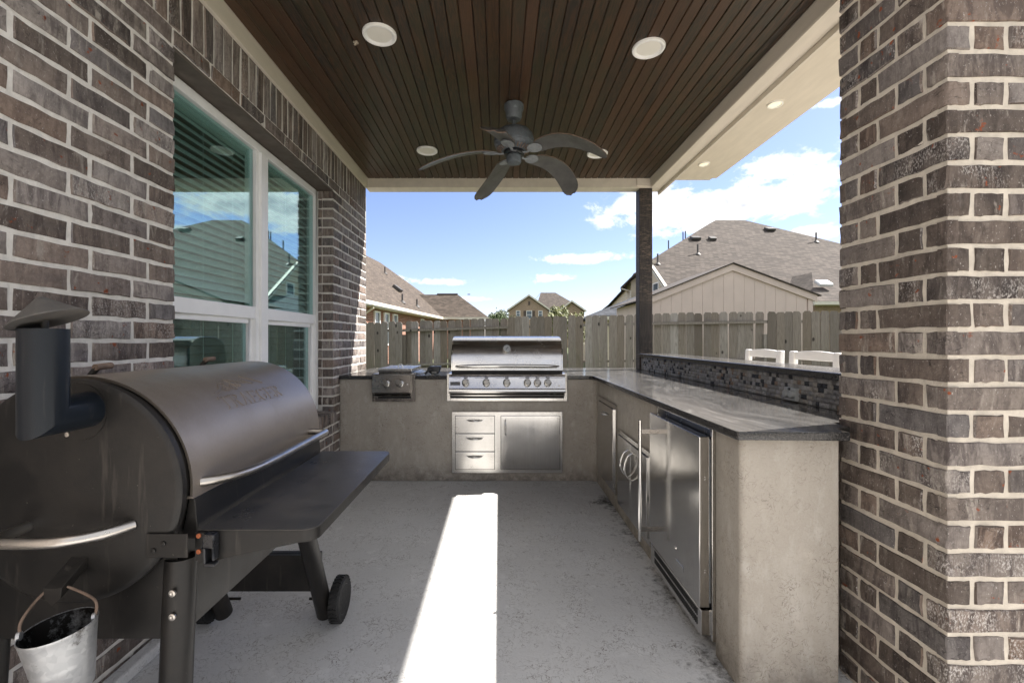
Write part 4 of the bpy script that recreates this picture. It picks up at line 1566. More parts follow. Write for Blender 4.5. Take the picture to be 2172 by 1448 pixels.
# side burner
sb = thing('side_burner', 'stainless steel double side burner with flat lid and two knobs', 'side burner', (-0.93, 4.2, CTZ))
sx0, sx1 = pxX(790, 3.985), pxX(880.5, 3.985)
f2 = MB()
f2.box(sx0, sx0 + 0.020, 3.980, FY + 0.002, 0.704, 0.944)
f2.box(sx1 - 0.036, sx1, 3.980, FY + 0.002, 0.704, 0.944)
f2.box(sx0 + 0.020, sx1 - 0.036, 3.984, FY + 0.002, 0.704, 0.732)
f2.box(sx0 + 0.020, sx0 + 0.048, 3.982, FY + 0.001, 0.733, 0.755)
f2.build('flange', M_STEEL_D, sb, bevel=0.0015)
MB().box(sx0 + 0.02, sx1 - 0.034, 3.993, FY + 0.003, 0.732, 0.80).build('tray_slot', M_DARKGAP, sb)
MB().prism([(3.995, 0.948), (3.958, 0.946), (3.944, 0.938), (3.940, 0.915), (3.926, 0.812), (3.922, 0.792), (3.930, 0.778), (3.995, 0.776)], 'x', sx0 + 0.012, sx1 - 0.034).build('control_panel', M_STEEL_D, sb, smooth=24)
MB().prism([(3.995, 0.766), (3.958, 0.765), (3.952, 0.758), (3.957, 0.752), (3.995, 0.751)], 'x', sx0 + 0.014, sx1 - 0.036).build('drip_tray', M_STEEL_D, sb)
for xx in (816.0, 846.0):
    X, Zk = pxX(xx, 3.92), pxZ(811, 3.92)
    ax = Vector((0, -1, 0.12))
    kb = MB().lathe([(0.024, 0.0), (0.026, 0.012), (0.025, 0.028), (0.027, 0.034), (0.027, 0.043), (0.024, 0.046), (0.0, 0.0465)], (X, 3.928, Zk), ax, 28).build('knob', M_KNOB, sb)
    MB().lathe([(0.036, -0.004), (0.036, 0.002), (0.031, 0.006), (0.022, 0.007)], (X + 0.006, 3.930, Zk - 0.008), ax, 28).build('bezel', M_BEZEL, kb)
MB().lathe([(0.005, 0.0), (0.005, 0.005), (0.0, 0.007)], (pxX(864, 3.92), 3.928, pxZ(815, 3.92)), (0, -1, 0.1), 12).build('igniter_button', M_CHROME, sb)
MB().box(sx0 + 0.012, sx1 - 0.012, 3.996, 4.52, 0.931, 0.950).build('burner_tray', M_STEEL, sb, bevel=0.003)
MB().box(sx0 + 0.05, sx1 - 0.035, 4.00, 4.47, 0.951, 0.967).build('lid_rim', M_STEEL_D, sb, bevel=0.002)
MB().box(sx0 + 0.046, sx1 - 0.030, 3.985, 4.475, 0.967, 0.992).build('lid', M_STEEL, sb, bevel=0.004)
hx = pxX(849, 4.15)
lp = [Vector((hx + 0.020 * cos(a), 4.16, 0.992 + 0.028 * max(0.0, sin(a)))) for a in [pi * i / 10 for i in range(11)]]
MB().tube(lp, 0.0045, 8).build('lid_handle', M_CHROME, sb)
rk = MB()
for i in range(4):
    rk.tube([(sx1 - 0.018 + i * 0.014, 4.02 + i * 0.015, 0.955 - 0.004 * i), (sx1 - 0.014 + i * 0.014, 4.36, 0.955 - 0.004 * i)], 0.0045, 8)
rk.build('lid_support_reflection', M_CHROME, sb)  # added bars imitate the lid support and the burner's reflection in granite

# black tool lying on the counter
tl = thing('grill_tool', 'small black plastic grilling tool with curved handle on granite beside the gas grill', 'tool', (-0.575, 4.15, CTZ))
tx0, tx1 = pxX(905, 4.1), pxX(935, 4.1)
m = MB()
m.prism([(tx0 + 0.004, 0.965), (tx0 + 0.012, 0.992), (tx0 + 0.026, 1.005), (tx1, 1.007), (tx1 - 0.012, 0.958), (tx1 - 0.02, 0.938), (tx0 + 0.05, 0.934)], 'y', 4.07, 4.17)
m.build('tool_head', M_BLACKPLASTIC, tl, bevel=0.008, segs=3)
MB().tube([(tx0 - 0.006, 4.05, 0.939), (tx0 + 0.004, 4.05, 0.952), (tx0 + 0.020, 4.05, 0.968), (tx0 + 0.042, 4.05, 0.975), (tx0 + 0.075, 4.055, 0.968)], [0.010, 0.011, 0.010, 0.009, 0.006], 10).build('tool_handle', M_BLACKPLASTIC, tl)
m = MB()
for i in range(5):
    m.box(tx0 + 0.050 + i * 0.009, tx0 + 0.056 + i * 0.009, 4.0685, 4.0695, 0.948, 0.954 + 0.002 * (i % 2))
m.build('print', M_TOOLWHITE, tl)

# drawer and door cabinet under the grill
cb = thing('drawer_cabinet', 'stainless access cabinet with three drawers and one door under the gas grill', 'cabinet', (0.07, 3.99, 0.34))
X0, X1, Z0, Z1 = pxX(958.7, 3.985), pxX(1192.7, 3.985), pxZ(1002.4, 3.985), pxZ(873.5, 3.985)
ya, yb = 3.984, FY + 0.003
dx0, dx1 = pxX(965.3, 3.985), pxX(1049.6, 3.985)
ex0, ex1 = pxX(1062, 3.985), pxX(1188, 3.985)
cz0, cz1 = pxZ(995.3, 3.985), pxZ(880.8, 3.985)
fm = MB()
fm.box(X0, dx0, ya, yb, Z0, Z1)
fm.box(ex1, X1, ya, yb, Z0, Z1)
fm.box(dx1, ex0, ya, yb, cz0, cz1)
fm.box(dx0, ex1, ya, yb, cz1, Z1)
fm.box(dx0, ex1, ya, yb, Z0, cz0)
fm.build('frame', M_STEEL, cb)
MB().box(dx0, ex1, yb - 0.006, yb, cz0, cz1).build('gap_shade', M_DARKGAP, cb)  # near-black sheet paints the shade in gaps round drawers and door
dh = (cz1 - cz0) / 3
for i in range(3):
    z0, z1 = cz0 + dh * i + 0.003, cz0 + dh * (i + 1) - 0.003
    dr = MB().box(dx0 + 0.003, dx1 - 0.003, ya - 0.003, yb - 0.007, z0, z1).build('drawer', M_STEEL, cb, bevel=0.0015)
    xm = (dx0 + dx1) / 2
    zz = z1 - 0.036
    h = arc_handle((xm - 0.068, ya - 0.003, zz), (xm + 0.068, ya - 0.003, zz), (0, -1, -0.25), 0.028)
    for xx in (xm - 0.068, xm + 0.068):
        h.lathe([(0.011, 0.0), (0.010, 0.003), (0.0, 0.0035)], (xx, ya - 0.003, zz), (0, -1, 0), 14)
    h.build('handle', M_CHROME, dr)
do = MB().box(ex0 + 0.003, ex1 - 0.003, ya - 0.003, yb - 0.007, cz0 + 0.003, cz1 - 0.003).build('door', M_STEEL_V, cb, bevel=0.0015)
xx = ex0 + 0.040
h = arc_handle((xx, ya - 0.003, cz1 - 0.030), (xx, ya - 0.003, cz1 - 0.170), (0, -1, 0), 0.028)
for zz in (cz1 - 0.030, cz1 - 0.170):
    h.lathe([(0.011, 0.0), (0.010, 0.003), (0.0, 0.0035)], (xx, ya - 0.003, zz), (0, -1, 0), 14)
h.build('handle', M_CHROME, do)

# ------------------------------------------------------------------ appliances set in the right run
# narrow pull-out door
to = thing('pullout_door', 'narrow tall stainless steel pull out door in the corner of the counter', 'cabinet', (RX, 3.56, 0.45))
xf = 0.836
fm = MB()
y0, y1, z0, z1 = 3.275, 3.845, 0.125, 0.770
fm.box(xf, RX + 0.003, y0, y0 + 0.030, z0, z1)
fm.box(xf, RX + 0.003, y1 - 0.030, y1, z0, z1)
fm.box(xf, RX + 0.003, y0 + 0.030, y1 - 0.030, z1 - 0.030, z1)
fm.box(xf, RX + 0.003, y0 + 0.030, y1 - 0.030, z0, z0 + 0.030)
fm.build('frame', M_STEEL_V, to)
dr = MB().box(xf - 0.012, RX, y0 + 0.033, y1 - 0.033, z0 + 0.033, z1 - 0.033).build('door', M_STEEL_V, to, bevel=0.002)
ym = (y0 + y1) / 2
h = arc_handle((xf - 0.012, ym - 0.07, z1 - 0.10), (xf - 0.012, ym + 0.07, z1 - 0.10), (-1, 0, -0.2), 0.028)
h.build('handle', M_CHROME, dr)
# double doors
dd = thing('double_door_cabinet', 'low stainless steel cabinet with paired doors and bow handles beside the fridge', 'cabinet', (RX, 2.88, 0.36))
y0, y1, z0, z1 = 2.525, 3.215, 0.095, 0.615
fm = MB()
fm.box(xf, RX + 0.003, y0, y0 + 0.028, z0, z1)
fm.box(xf, RX + 0.003, y1 - 0.028, y1, z0, z1)
fm.box(xf, RX + 0.003, y0 + 0.028, y1 - 0.028, z1 - 0.028, z1)
fm.box(xf, RX + 0.003, y0 + 0.028, y1 - 0.028, z0, z0 + 0.028)
fm.build('frame', M_STEEL_V, dd)
MB().box(RX - 0.004, RX + 0.002, y0 + 0.028, y1 - 0.028, z0 + 0.028, z1 - 0.028).build('gap_shade', M_DARKGAP, dd)  # dark sheet for the shade between the paired doors and frame
ym = (y0 + y1) / 2
for sgn in (-1, 1):
    ya_, yb_ = (y0 + 0.031, ym - 0.002) if sgn < 0 else (ym + 0.002, y1 - 0.031)
    dr = MB().box(xf - 0.010, RX - 0.005, ya_, yb_, z0 + 0.031, z1 - 0.031).build('door', M_STEEL_V, dd, bevel=0.002)
    hy = ym + sgn * 0.045
    h = arc_handle((xf - 0.010, hy, z1 - 0.075), (xf - 0.010, hy, z1 - 0.245), (-1, -0.0, 0), 0.050, r=0.006)
    h.build('handle', M_CHROME, dr)
# fridge
fg = thing('outdoor_fridge', 'stainless steel undercounter fridge with tall bar handle and vented kick plate', 'fridge', (RX, 2.1, 0.0))
fx0 = 0.795
MB().box(RX - 0.006, 1.44, FRY0 + 0.012, FRY1 - 0.008, 0.06, 0.885).build('body', M_BLACKPLASTIC, fg)
tr = MB()
tr.box(RX - 0.012, RX + 0.006, FRY0 - 0.004, FRY0 + 0.011, 0.055, 0.893)
tr.box(RX - 0.012, RX + 0.006, FRY1 - 0.007, FRY1 + 0.004, 0.055, 0.893)
tr.box(RX - 0.012, RX + 0.006, FRY0 + 0.011, FRY1 - 0.007, 0.886, 0.893)
tr.build('trim', M_STEEL_V, fg, bevel=0.001)
MB().box(fx0 + 0.042, RX - 0.008, FRY0 + 0.020, FRY1 - 0.014, 0.195, 0.848).build('gasket', M_OUTLET, fg)
fd = MB().box(fx0, fx0 + 0.040, FRY0 + 0.012, FRY1 - 0.010, 0.182, 0.860).build('door', M_STEEL_V, fg, bevel=0.0025)
hb_ = MB()
hy = 2.335
hb_.tube([(0.722, hy, 0.832), (0.722, hy, 0.215)], 0.0085, 16)
hb_.build('handle', M_CHROME, fd)
for zz in (0.775, 0.275):
    MB().box(0.726, fx0 + 0.001, hy - 0.0035, hy + 0.0035, zz - 0.013, zz + 0.013).build('handle_mount', M_STEEL_D, fd, bevel=0.001)
kp = MB()
kp.box(fx0 + 0.006, RX - 0.005, FRY0 + 0.010, FRY1 - 0.010, 0.072, 0.172)
kick = kp.build('kick_plate', M_STEEL_V, fg, bevel=0.002)
vs_ = MB()
for i in range(38):
    yy = FRY0 + 0.045 + i * 0.0135
    for zz in (0.096, 0.133):
        vs_.box(fx0 + 0.0045, fx0 + 0.0058, yy, yy + 0.0062, zz, zz + 0.028)
vs_.build('vent_slot', M_DARKGAP, kick, kind='stuff')
MB().box(fx0 - 0.002, fx0 - 0.0005, 1.965, 2.045, 0.240, 0.262).build('badge', M_CHROME, fd, bevel=0.0005)
MB().lathe([(0.008, 0), (0.008, 0.004), (0.0, 0.005)], (fx0, 2.055, 0.305), (-1, 0, 0), 14).build('lock', M_CHROME, fd)
for zz in (0.70, 0.69, 0.33, 0.32):
    MB().lathe([(0.003, 0), (0.003, 0.001), (0.0, 0.0015)], (fx0 + 0.024, FRY0 + 0.012, zz), (0, -1, 0), 10).build('screw', M_CHROME, fd)


# ------------------------------------------------------------------ pellet smoker
sk = thing('pellet_smoker', 'black barrel smoker with bronze hood, chimney, folding shelf and wheels', 'smoker', (-0.995, 1.4, 0.0))
SCX, SCZ, SR = -0.995, 0.894, 0.258
EY, BY0, BY1 = 1.05, 1.058, 1.850


def arcpts(r, a0, a1, n):
    return [(SCX + r * cos(radians(a0 + (a1 - a0) * i / n)), SCZ + r * sin(radians(a0 + (a1 - a0) * i / n))) for i in range(n + 1)]


# body: barrel underneath
MB().prism(arcpts(SR - 0.006, 0, 360, 56)[:-1], 'y', BY0 + 0.012, BY1).build('barrel', M_BLACK, sk, bevel=0.006)
e = MB()
e.lathe([(0.0, -0.0015), (SR - 0.012, -0.0005), (SR - 0.002, 0.002), (SR + 0.002, 0.006), (SR + 0.002, 0.022), (SR - 0.004, 0.026)], (SCX, EY, SCZ), 'y', 72)
end = e.build('end_plate', M_BLACK, sk)
m = MB()
m.lathe([(SR - 0.040, 0.0), (SR - 0.012, 0.002), (SR - 0.012, 0.010), (0.0, 0.012)], (SCX, BY1 - 0.008, SCZ), 'y', 64)
m.build('end_plate', M_BLACK, sk)
# hood: a shell with its own end returns
hy0, hy1 = 1.084, 1.842
HR = SR + 0.007
na = 40
A0, A1 = -5.0, 128.0
hm = MB()
ny = 12
for j in range(ny + 1):
    yy = hy0 + (hy1 - hy0) * j / ny
    hm.v += [Vector((px_, yy, pz_)) for px_, pz_ in arcpts(HR, A0, A1, na)]
for j in range(ny):
    for i in range(na):
        a = j * (na + 1) + i
        hm.f.append([a, a + 1, a + na + 2, a + na + 1])
for yy, inv in ((hy0, False), (hy1, True)):
    o_ = arcpts(HR, A0, A1, na)
    i_ = arcpts(SR - 0.002, A0, A1, na)
    kk = len(hm.v)
    hm.v += [Vector((p[0], yy, p[1])) for p in o_] + [Vector((p[0], yy + (0.004 if not inv else -0.004), p[1])) for p in i_]
    for i in range(na):
        hm.f.append([kk + i, kk + i + 1, kk + na + 2 + i, kk + na + 1 + i])
hood = hm.build('hood', M_BRONZE, sk, smooth=50)
lip = MB()
o_ = arcpts(HR, A0, A0 + 0.6, 1)[0]
lip.box(o_[0] - 0.016, o_[0] + 0.001, hy0, hy1, o_[1] - 0.004, o_[1] + 0.001)
lip.build('hood_lip', M_BRONZE, hood)
# front apron below the hood
MB().prism([(-0.742, 0.868), (-0.728, 0.866), (-0.722, 0.800), (-0.722, 0.770), (-0.76, 0.770)], 'y', 1.088, 1.838).build('apron', M_BLACK, sk, bevel=0.002)


# embossed lettering on the hood
def bend(s, t, h):
    a = radians(35.0) + t / HR
    r = HR + h
    return Vector((SCX + r * cos(a), 1.300 + s, SCZ + r * sin(a)))


LET = MB()


def quad(p, q, w):
    """raised stroke from p to q (metres on the hood skin)"""
    d = Vector((q[0] - p[0], q[1] - p[1]))
    L = d.length
    if L < 1e-6:
        return
    d /= L
    nx, ny_ = -d.y * w / 2, d.x * w / 2
    c4 = [(p[0] + nx, p[1] + ny_), (q[0] + nx, q[1] + ny_), (q[0] - nx, q[1] - ny_), (p[0] - nx, p[1] - ny_)]
    k0 = len(LET.v)
    LET.v += [bend(s, t, 0.0022) for s, t in c4] + [bend(s, t, -0.001) for s, t in c4]
    LET.f += [[k0, k0 + 1, k0 + 2, k0 + 3]] + [[k0 + i, k0 + 4 + i, k0 + 4 + (i + 1) % 4, k0 + (i + 1) % 4] for i in range(4)]


GL = {   # strokes in a 1 x 1.4 box: (x0, y0, x1, y1, weight)
    'T': [(0.5, 0, 0.5, 1.4, 2), (0.02, 1.36, 0.98, 1.36, 1), (0.04, 1.36, 0.04, 1.12, 1), (0.96, 1.36, 0.96, 1.12, 1), (0.3, 0.03, 0.7, 0.03, 1)],
    'R': [(0.2, 0, 0.2, 1.4, 2), (0.02, 0.03, 0.4, 0.03, 1), (0.02, 1.37, 0.6, 1.37, 1), (0.6, 1.37, 0.82, 1.2, 2), (0.82, 1.2, 0.82, 0.92, 2), (0.82, 0.92, 0.6, 0.74, 2),
          (0.6, 0.74, 0.22, 0.74, 1), (0.5, 0.74, 0.86, 0.05, 2), (0.76, 0.03, 1.02, 0.03, 1)],
    'A': [(0.16, 0, 0.5, 1.4, 1), (0.5, 1.4, 0.86, 0, 2), (0.27, 0.5, 0.72, 0.5, 1), (0.0, 0.03, 0.32, 0.03, 1), (0.68, 0.03, 1.04, 0.03, 1)],
    'E': [(0.2, 0, 0.2, 1.4, 2), (0.02, 1.37, 0.86, 1.37, 1), (0.02, 0.03, 0.9, 0.03, 1), (0.2, 0.72, 0.66, 0.72, 1), (0.85, 1.37, 0.85, 1.14, 1), (0.9, 0.03, 0.9, 0.28, 1), (0.66, 0.58, 0.66, 0.86, 1)],
    'G': [(0.5 + 0.46 * cos(a), 0.7 + 0.68 * sin(a), 0.5 + 0.46 * cos(a + 0.42), 0.7 + 0.68 * sin(a + 0.42), 1.8) for a in [0.75 + 0.42 * i for i in range(12)]] +
         [(0.88, 0.58, 0.88, 0.12, 2), (0.62, 0.60, 1.02, 0.60, 1), (0.86, 1.15, 0.86, 1.38, 1)],
}
sc_ = 0.345 / 7.0
for i, chh in enumerate('TRAEGER'):
    s0 = i * sc_
    wdt, hgt = sc_ * 0.86, 0.046 / 1.4
    for (x0, y0, x1, y1, w) in GL[chh]:
        quad((s0 + x0 * wdt, y0 * hgt), (s0 + x1 * wdt, y1 * hgt), 0.0026 * w if w > 1 else 0.0030)


def poly(pts, w=0.0026):
    for a, b2 in zip(pts, pts[1:]):
        quad(a, b2, w)


# mountain range mark above the word
poly([(0.005, 0.060), (0.040, 0.072), (0.070, 0.098), (0.085, 0.092), (0.115, 0.112), (0.150, 0.094), (0.190, 0.082)])
poly([(0.020, 0.058), (0.050, 0.064), (0.072, 0.080), (0.062, 0.066), (0.085, 0.062)])
poly([(0.085, 0.092), (0.080, 0.076), (0.095, 0.066), (0.112, 0.086), (0.105, 0.066), (0.122, 0.062)])
poly([(0.115, 0.112), (0.122, 0.088), (0.134, 0.070), (0.140, 0.086), (0.150, 0.070), (0.156, 0.082)])
poly([(0.150, 0.094), (0.185, 0.098), (0.205, 0.084), (0.225, 0.074), (0.245, 0.080)])
for i in range(9):
    a = 0.205 + i * 0.0085
    poly([(a, 0.116 - i * 0.005), (a + 0.010, 0.110 - i * 0.005)], 0.0022)
    poly([(a + 0.004, 0.119 - i * 0.005), (a + 0.004, 0.106 - i * 0.005)], 0.0018)
me = bpy.data.meshes.new('lettering')
me.from_pydata([tuple(v - ORG[hood]) for v in LET.v], [], LET.f)
bm = bmesh.new(); bm.from_mesh(me); bmesh.ops.recalc_face_normals(bm, faces=bm.faces); bm.to_mesh(me); bm.free()
link('lettering', me, M_BRONZE, hood)


def smooth_path(pts, n=6):
    P = [Vector(p) for p in pts]
    out = []
    for i in range(len(P) - 1):
        p0, p1, p2, p3 = P[max(i - 1, 0)], P[i], P[i + 1], P[min(i + 2, len(P) - 1)]
        for k_ in range(n):
            t = k_ / n
            out.append(0.5 * ((2 * p1) + (-p0 + p2) * t + (2 * p0 - 5 * p1 + 4 * p2 - p3) * t * t + (-p0 + 3 * p1 - 3 * p2 + p3) * t ** 3))
    out.append(P[-1])
    return out


MB().tube(smooth_path([(-0.735, 1.118, 0.896), (-0.712, 1.135, 0.896), (-0.682, 1.185, 0.895), (-0.665, 1.26, 0.894), (-0.661, 1.36, 0.893), (-0.661, 1.55, 0.893), (-0.661, 1.715, 0.893),
                       (-0.664, 1.735, 0.893), (-0.675, 1.744, 0.893), (-0.735, 1.746, 0.893)]), 0.0115, 14).build('hood_handle', M_TUBE, sk)
MB().tube(smooth_path([(-1.087, 1.052, 0.815), (-1.087, 1.015, 0.815), (-1.082, 0.985, 0.815), (-1.066, 0.968, 0.814), (-1.04, 0.963, 0.814), (-0.97, 0.964, 0.814), (-0.92, 0.975, 0.815),
                       (-0.875, 1.005, 0.816), (-0.845, 1.052, 0.818)]), 0.0118, 14).build('side_handle', M_TUBE, sk)
# chimney: mitred elbow of two pipes, flange and tilted cone cap
ax_, ay_, zm_, pr = -0.946, 0.945, 1.085, 0.0405
n = 36
cv = MB()
for (top) in (True,):
    vs, fs = [], []
    for k in range(n):
        a = 2 * pi * k / n
        cx_, cy_ = cos(a) * pr, sin(a) * pr
        vs.append((ax_ + cx_, ay_ + cy_, 1.268))
    for k in range(n):
        a = 2 * pi * k / n
        cx_, cy_ = cos(a) * pr, sin(a) * pr
        vs.append((ax_ + cx_, ay_ + cy_, zm_ + cy_))
    for k in range(n):     # horizontal pipe to the end plate
        a = 2 * pi * k / n
        cx_, cy_ = cos(a) * pr, sin(a) * pr
        vs.append((ax_ + cx_, EY + 0.002, zm_ + cy_))
    for s in (0, 1):
        for k in range(n):
            fs.append((s * n + k, (s + 1) * n + k, (s + 1) * n + (k + 1) % n, s * n + (k + 1) % n))
    kk = len(vs)
    for k in range(n):
        a = 2 * pi * k / n
        vs.append((ax_ + cos(a) * (pr - 0.003), ay_ + sin(a) * (pr - 0.003), 1.268))
    for k in range(n):
        a = 2 * pi * k / n
        vs.append((ax_ + cos(a) * (pr - 0.003), ay_ + sin(a) * (pr - 0.003), 1.17))
    for k in range(n):
        fs.append((k, (k + 1) % n, kk + (k + 1) % n, kk + k))
        fs.append((kk + k, kk + (k + 1) % n, kk + n + (k + 1) % n, kk + n + k))
    fs.append([kk + n + k for k in range(n)])
    cv.add(vs, fs)
ch = cv.build('chimney', M_PIPE, sk, smooth=32)
MB().lathe([(pr, -0.004), (0.066, -0.003), (0.066, 0.001)], (ax_ - 0.024, EY, zm_ - 0.006), 'y', 40).build('flue_collar', M_BLACK, ch)
for a in (0.35, 2.2, 4.3):
    MB().lathe([(0.0055, 0.0), (0.0055, -0.003), (0.0, -0.004)], (ax_ - 0.024 + 0.056 * cos(a), EY - 0.004, zm_ - 0.006 + 0.056 * sin(a)), 'y', 12).build('screw', M_TUBE, ch)
tilt = Vector((-0.36, -0.05, 1.0)).normalized()
cc = Vector((ax_ + 0.010, ay_, 1.2875))
MB().lathe([(0.066, -0.002), (0.0655, 0.0), (0.042, 0.0185), (0.021, 0.0355), (0.006, 0.0475), (0.0, 0.050)], cc, tuple(tilt), 44).build('chimney_cap', mat_black('sooty_cap', (0.05, 0.05, 0.05), (0.20, 0.18, 0.155), 0.7, 0.45), ch, smooth=30)
MB().tube([(ax_, ay_, 1.20), (ax_ + 0.002, ay_, 1.30)], 0.007, 10).build('cap_stem', M_BLACK, ch)
# grease spout
m = MB()
sp0, sp1 = Vector((-0.968, EY + 0.004, 0.742)), Vector((-0.968, 0.985, 0.702))
w_ = 0.020
vv = []
for p in (sp0, sp1):
    vv += [p + Vector((-w_, 0, 0.006)), p + Vector((-w_ * 0.9, 0, -0.018)), p + Vector((0, 0, -0.034)), p + Vector((w_ * 0.9, 0, -0.018)), p + Vector((w_, 0, 0.006)), p + Vector((0, 0, 0.004))]
m.add(vv, [(i, (i + 1) % 6, 6 + (i + 1) % 6, 6 + i) for i in range(6)] + [(5, 4, 3, 2, 1, 0), (6, 7, 8, 9, 10, 11)])
spt = m.build('grease_spout', M_BLACK, sk, bevel=0.001)
# hinge plate and shelf clip
hpm = MB()
hpm.box(-0.812, -0.716, EY - 0.006, EY - 0.002, 0.745, 0.800)
hpl = hpm.build('hinge_plate', M_BLACK, sk, bevel=0.0012)
for (x, z) in ((-0.793, 0.762), (-0.770, 0.778)):
    MB().lathe([(0.006, 0.0), (0.0055, -0.003), (0.0, -0.0045)], (x, EY - 0.006, z), 'y', 12).build('screw', M_BLACK, hpl)
# folding front shelf
SZ = 0.795
SX0, SX1, SY0, SY1 = -0.716, -0.437, 1.080, 1.842
rc = 0.035


def rrect(x0, x1, y0, y1, r, inset=0.0):
    pts = [(x0 + 0, y0 + inset), ]
    for (cx, cy, a0) in ((x1 - r, y0 + r, -90), (x1 - r, y1 - r, 0)):
        for i in range(7):
            a = radians(a0 + 15 * i)
            rr = r - inset
            pts.append((cx + rr * cos(a), cy + rr * sin(a)))
    pts.append((x0, y1 - inset))
    return pts


shelf = MB().prism(rrect(SX0, SX1, SY0, SY1, rc), 'z', SZ - 0.003, SZ).build('shelf', M_SHELF, sk, bevel=0.0012)
sk_ = MB()     # folded skirt round the shelf, deeper towards the hinge
pts = rrect(SX0, SX1, SY0, SY1, rc)


def skirt_depth(x):
    return 0.030 + max(0.0, (SX1 - 0.06 - x) / (SX1 - 0.06 - SX0)) * 0.052


vs = []
for (x, y) in pts:
    vs += [(x, y, SZ - 0.0032), (x, y, SZ - skirt_depth(x))]
inn = rrect(SX0, SX1, SY0, SY1, rc, 0.003)
k0 = len(vs)
for (x, y) in inn:
    vs += [(x, y, SZ - 0.0032), (x, y, SZ - skirt_depth(x))]
fs = []
for i in range(len(pts) - 1):
    a = 2 * i
    fs.append((a, a + 1, a + 3, a + 2))
    fs.append((k0 + a, k0 + a + 2, k0 + a + 3, k0 + a + 1))
    fs.append((a + 1, k0 + a + 1, k0 + a + 3, a + 3))
for a in (0, 2 * (len(pts) - 1)):
    fs.append((a, k0 + a, k0 + a + 1, a + 1))
sk_.add(vs, fs)
sk_.build('shelf_skirt', M_BLACK, shelf)
cl_ = MB()
cl_.box(-0.716, -0.694, SY0 - 0.010, SY0 - 0.0005, 0.726, 0.792)
cl_.build('hinge_bracket', M_BLACK, shelf, bevel=0.001)
c2_ = MB()
c2_.box(-0.690, -0.664, SY0 - 0.022, SY0 - 0.0005, 0.760, 0.792)
c2_.box(-0.690, -0.684, SY0 - 0.022, SY0 - 0.0005, 0.722, 0.760)
c2_.box(-0.670, -0.664, SY0 - 0.022, SY0 - 0.0005, 0.730, 0.760)
c2_.box(-0.690, -0.664, SY0 - 0.022, SY0 - 0.0005, 0.716, 0.724)
c2_.build('latch', M_BLACKPLASTIC, shelf, bevel=0.003)
for z in (0.785, 0.748):
    MB().lathe([(0.0055, 0.0), (0.0055, -0.003), (0.0, -0.004)], (-0.706, SY0 - 0.010, z), 'y', 12).build('screw', M_RUST, shelf)
# cradle panels and legs
cr = MB()
seg = [(SCX + (SR - 0.004) * cos(radians(a)), SCZ + (SR - 0.004) * sin(radians(a))) for a in range(-158, -21, 8)]
cr.prism([(-1.225, 0.535)] + [(-1.225, seg[0][1])] + seg + [(-0.765, seg[-1][1]), (-0.765, 0.535)], 'y', 1.082, 1.088)
cr.build('cradle_panel', M_BLACK, sk)
MB().box(-0.768, -0.763, 1.11, 1.635, 0.535, 0.788).build('side_panel', M_BLACK, sk, bevel=0.001)
MB().box(-1.230, -1.225, 1.11, 1.635, 0.535, 0.788).build('side_panel', M_BLACK, sk, bevel=0.001)
for (x, yt, zt, yb2) in ((-0.772, 1.118, 0.76, 1.045), (-1.222, 1.118, 0.76, 1.045), (-0.772, 1.80, 0.74, 2.025), (-1.222, 1.80, 0.74, 2.025)):
    q = 0.62 if yb2 > 1.5 else 1.0
    lg = MB()
    if yb2 > 1.5:
        lg.tube([(x, 1.72, 0.66), (x, 1.815, 0.475), (x, 2.018, 0.035)], 0.036, 20)
    else:
        lg.tube([(x, 1.105, 0.72), (x, 1.085, 0.40), (x, 1.055, 0.0)], 0.0345, 20)
    leg = lg.build('leg', M_BLACK, sk, smooth=50)
    if yb2 < 1.5:
        for z in (0.60, 0.655):
            MB().lathe([(0.008, 0.0), (0.008, -0.004), (0.004, -0.005), (0.0, -0.003)], (x + 0.010, 1.062, z), 'y', 14).build('bolt', M_TUBE, leg)
MB().box(-1.24, -0.755, 1.915, 1.945, 0.185, 0.346).build('crossbar', M_BLACK, sk, bevel=0.004)
MB().box(-1.24, -0.755, 1.900, 1.914, 0.332, 0.3455).build('crossbar_lip', M_BLACK, sk)
for sgn, wx in ((1, -0.709), (-1, -1.285)):
    wy, wz, wr = 2.022, 0.0955, 0.092
    wh = thing('x', 'x', 'x')
    bpy.data.objects.remove(wh)
    ty = MB()
    ty.lathe([(0.066, -0.020), (0.084, -0.023), (0.091, -0.016), (0.0925, 0.0), (0.091, 0.016), (0.084, 0.023), (0.066, 0.020)], (wx, wy, wz), 'x', 40)
    for k in range(30):
        for hs in (-1, 1):
            a = 2 * pi * k / 30
            c = Vector((wx + hs * 0.009, wy + 0.0935 * cos(a), wz + 0.0935 * sin(a)))
            tang = Vector((0, -sin(a), cos(a)))
            rad = Vector((0, cos(a), sin(a)))
            ty.obox(c, Vector((0.0095, 0, 0)) + tang * (0.004 * hs), tang * 0.0048, rad * 0.0028)
    tyre = ty.build('wheel', M_RUBBER, sk, smooth=40)
    MB().lathe([(0.068, -0.012), (0.066, 0.018), (0.060, 0.021), (0.057, 0.016), (0.0, 0.017)], (wx, wy, wz), (sgn, 0, 0), 36).build('rim', M_WHEELFACE, tyre)
    MB().tube([(wx - sgn * 0.02, wy, wz), (wx - sgn * 0.135, wy, wz)], 0.006, 10).build('axle', M_BLACK, tyre)
for yy in (1.18, 1.62):   # hood stops at the back
    MB().tube([(-1.07, yy, SCZ + SR * 0.955), (-1.045, yy + 0.004, SCZ + SR + 0.022)], 0.008, 10).build('hood_stop', M_BLACK, sk)
    MB().tube([(-1.045, yy - 0.004, SCZ + SR + 0.022), (-1.045, yy + 0.045, SCZ + SR + 0.024)], 0.0085, 10).build('hood_stop', M_BLADE_EDGE, sk)

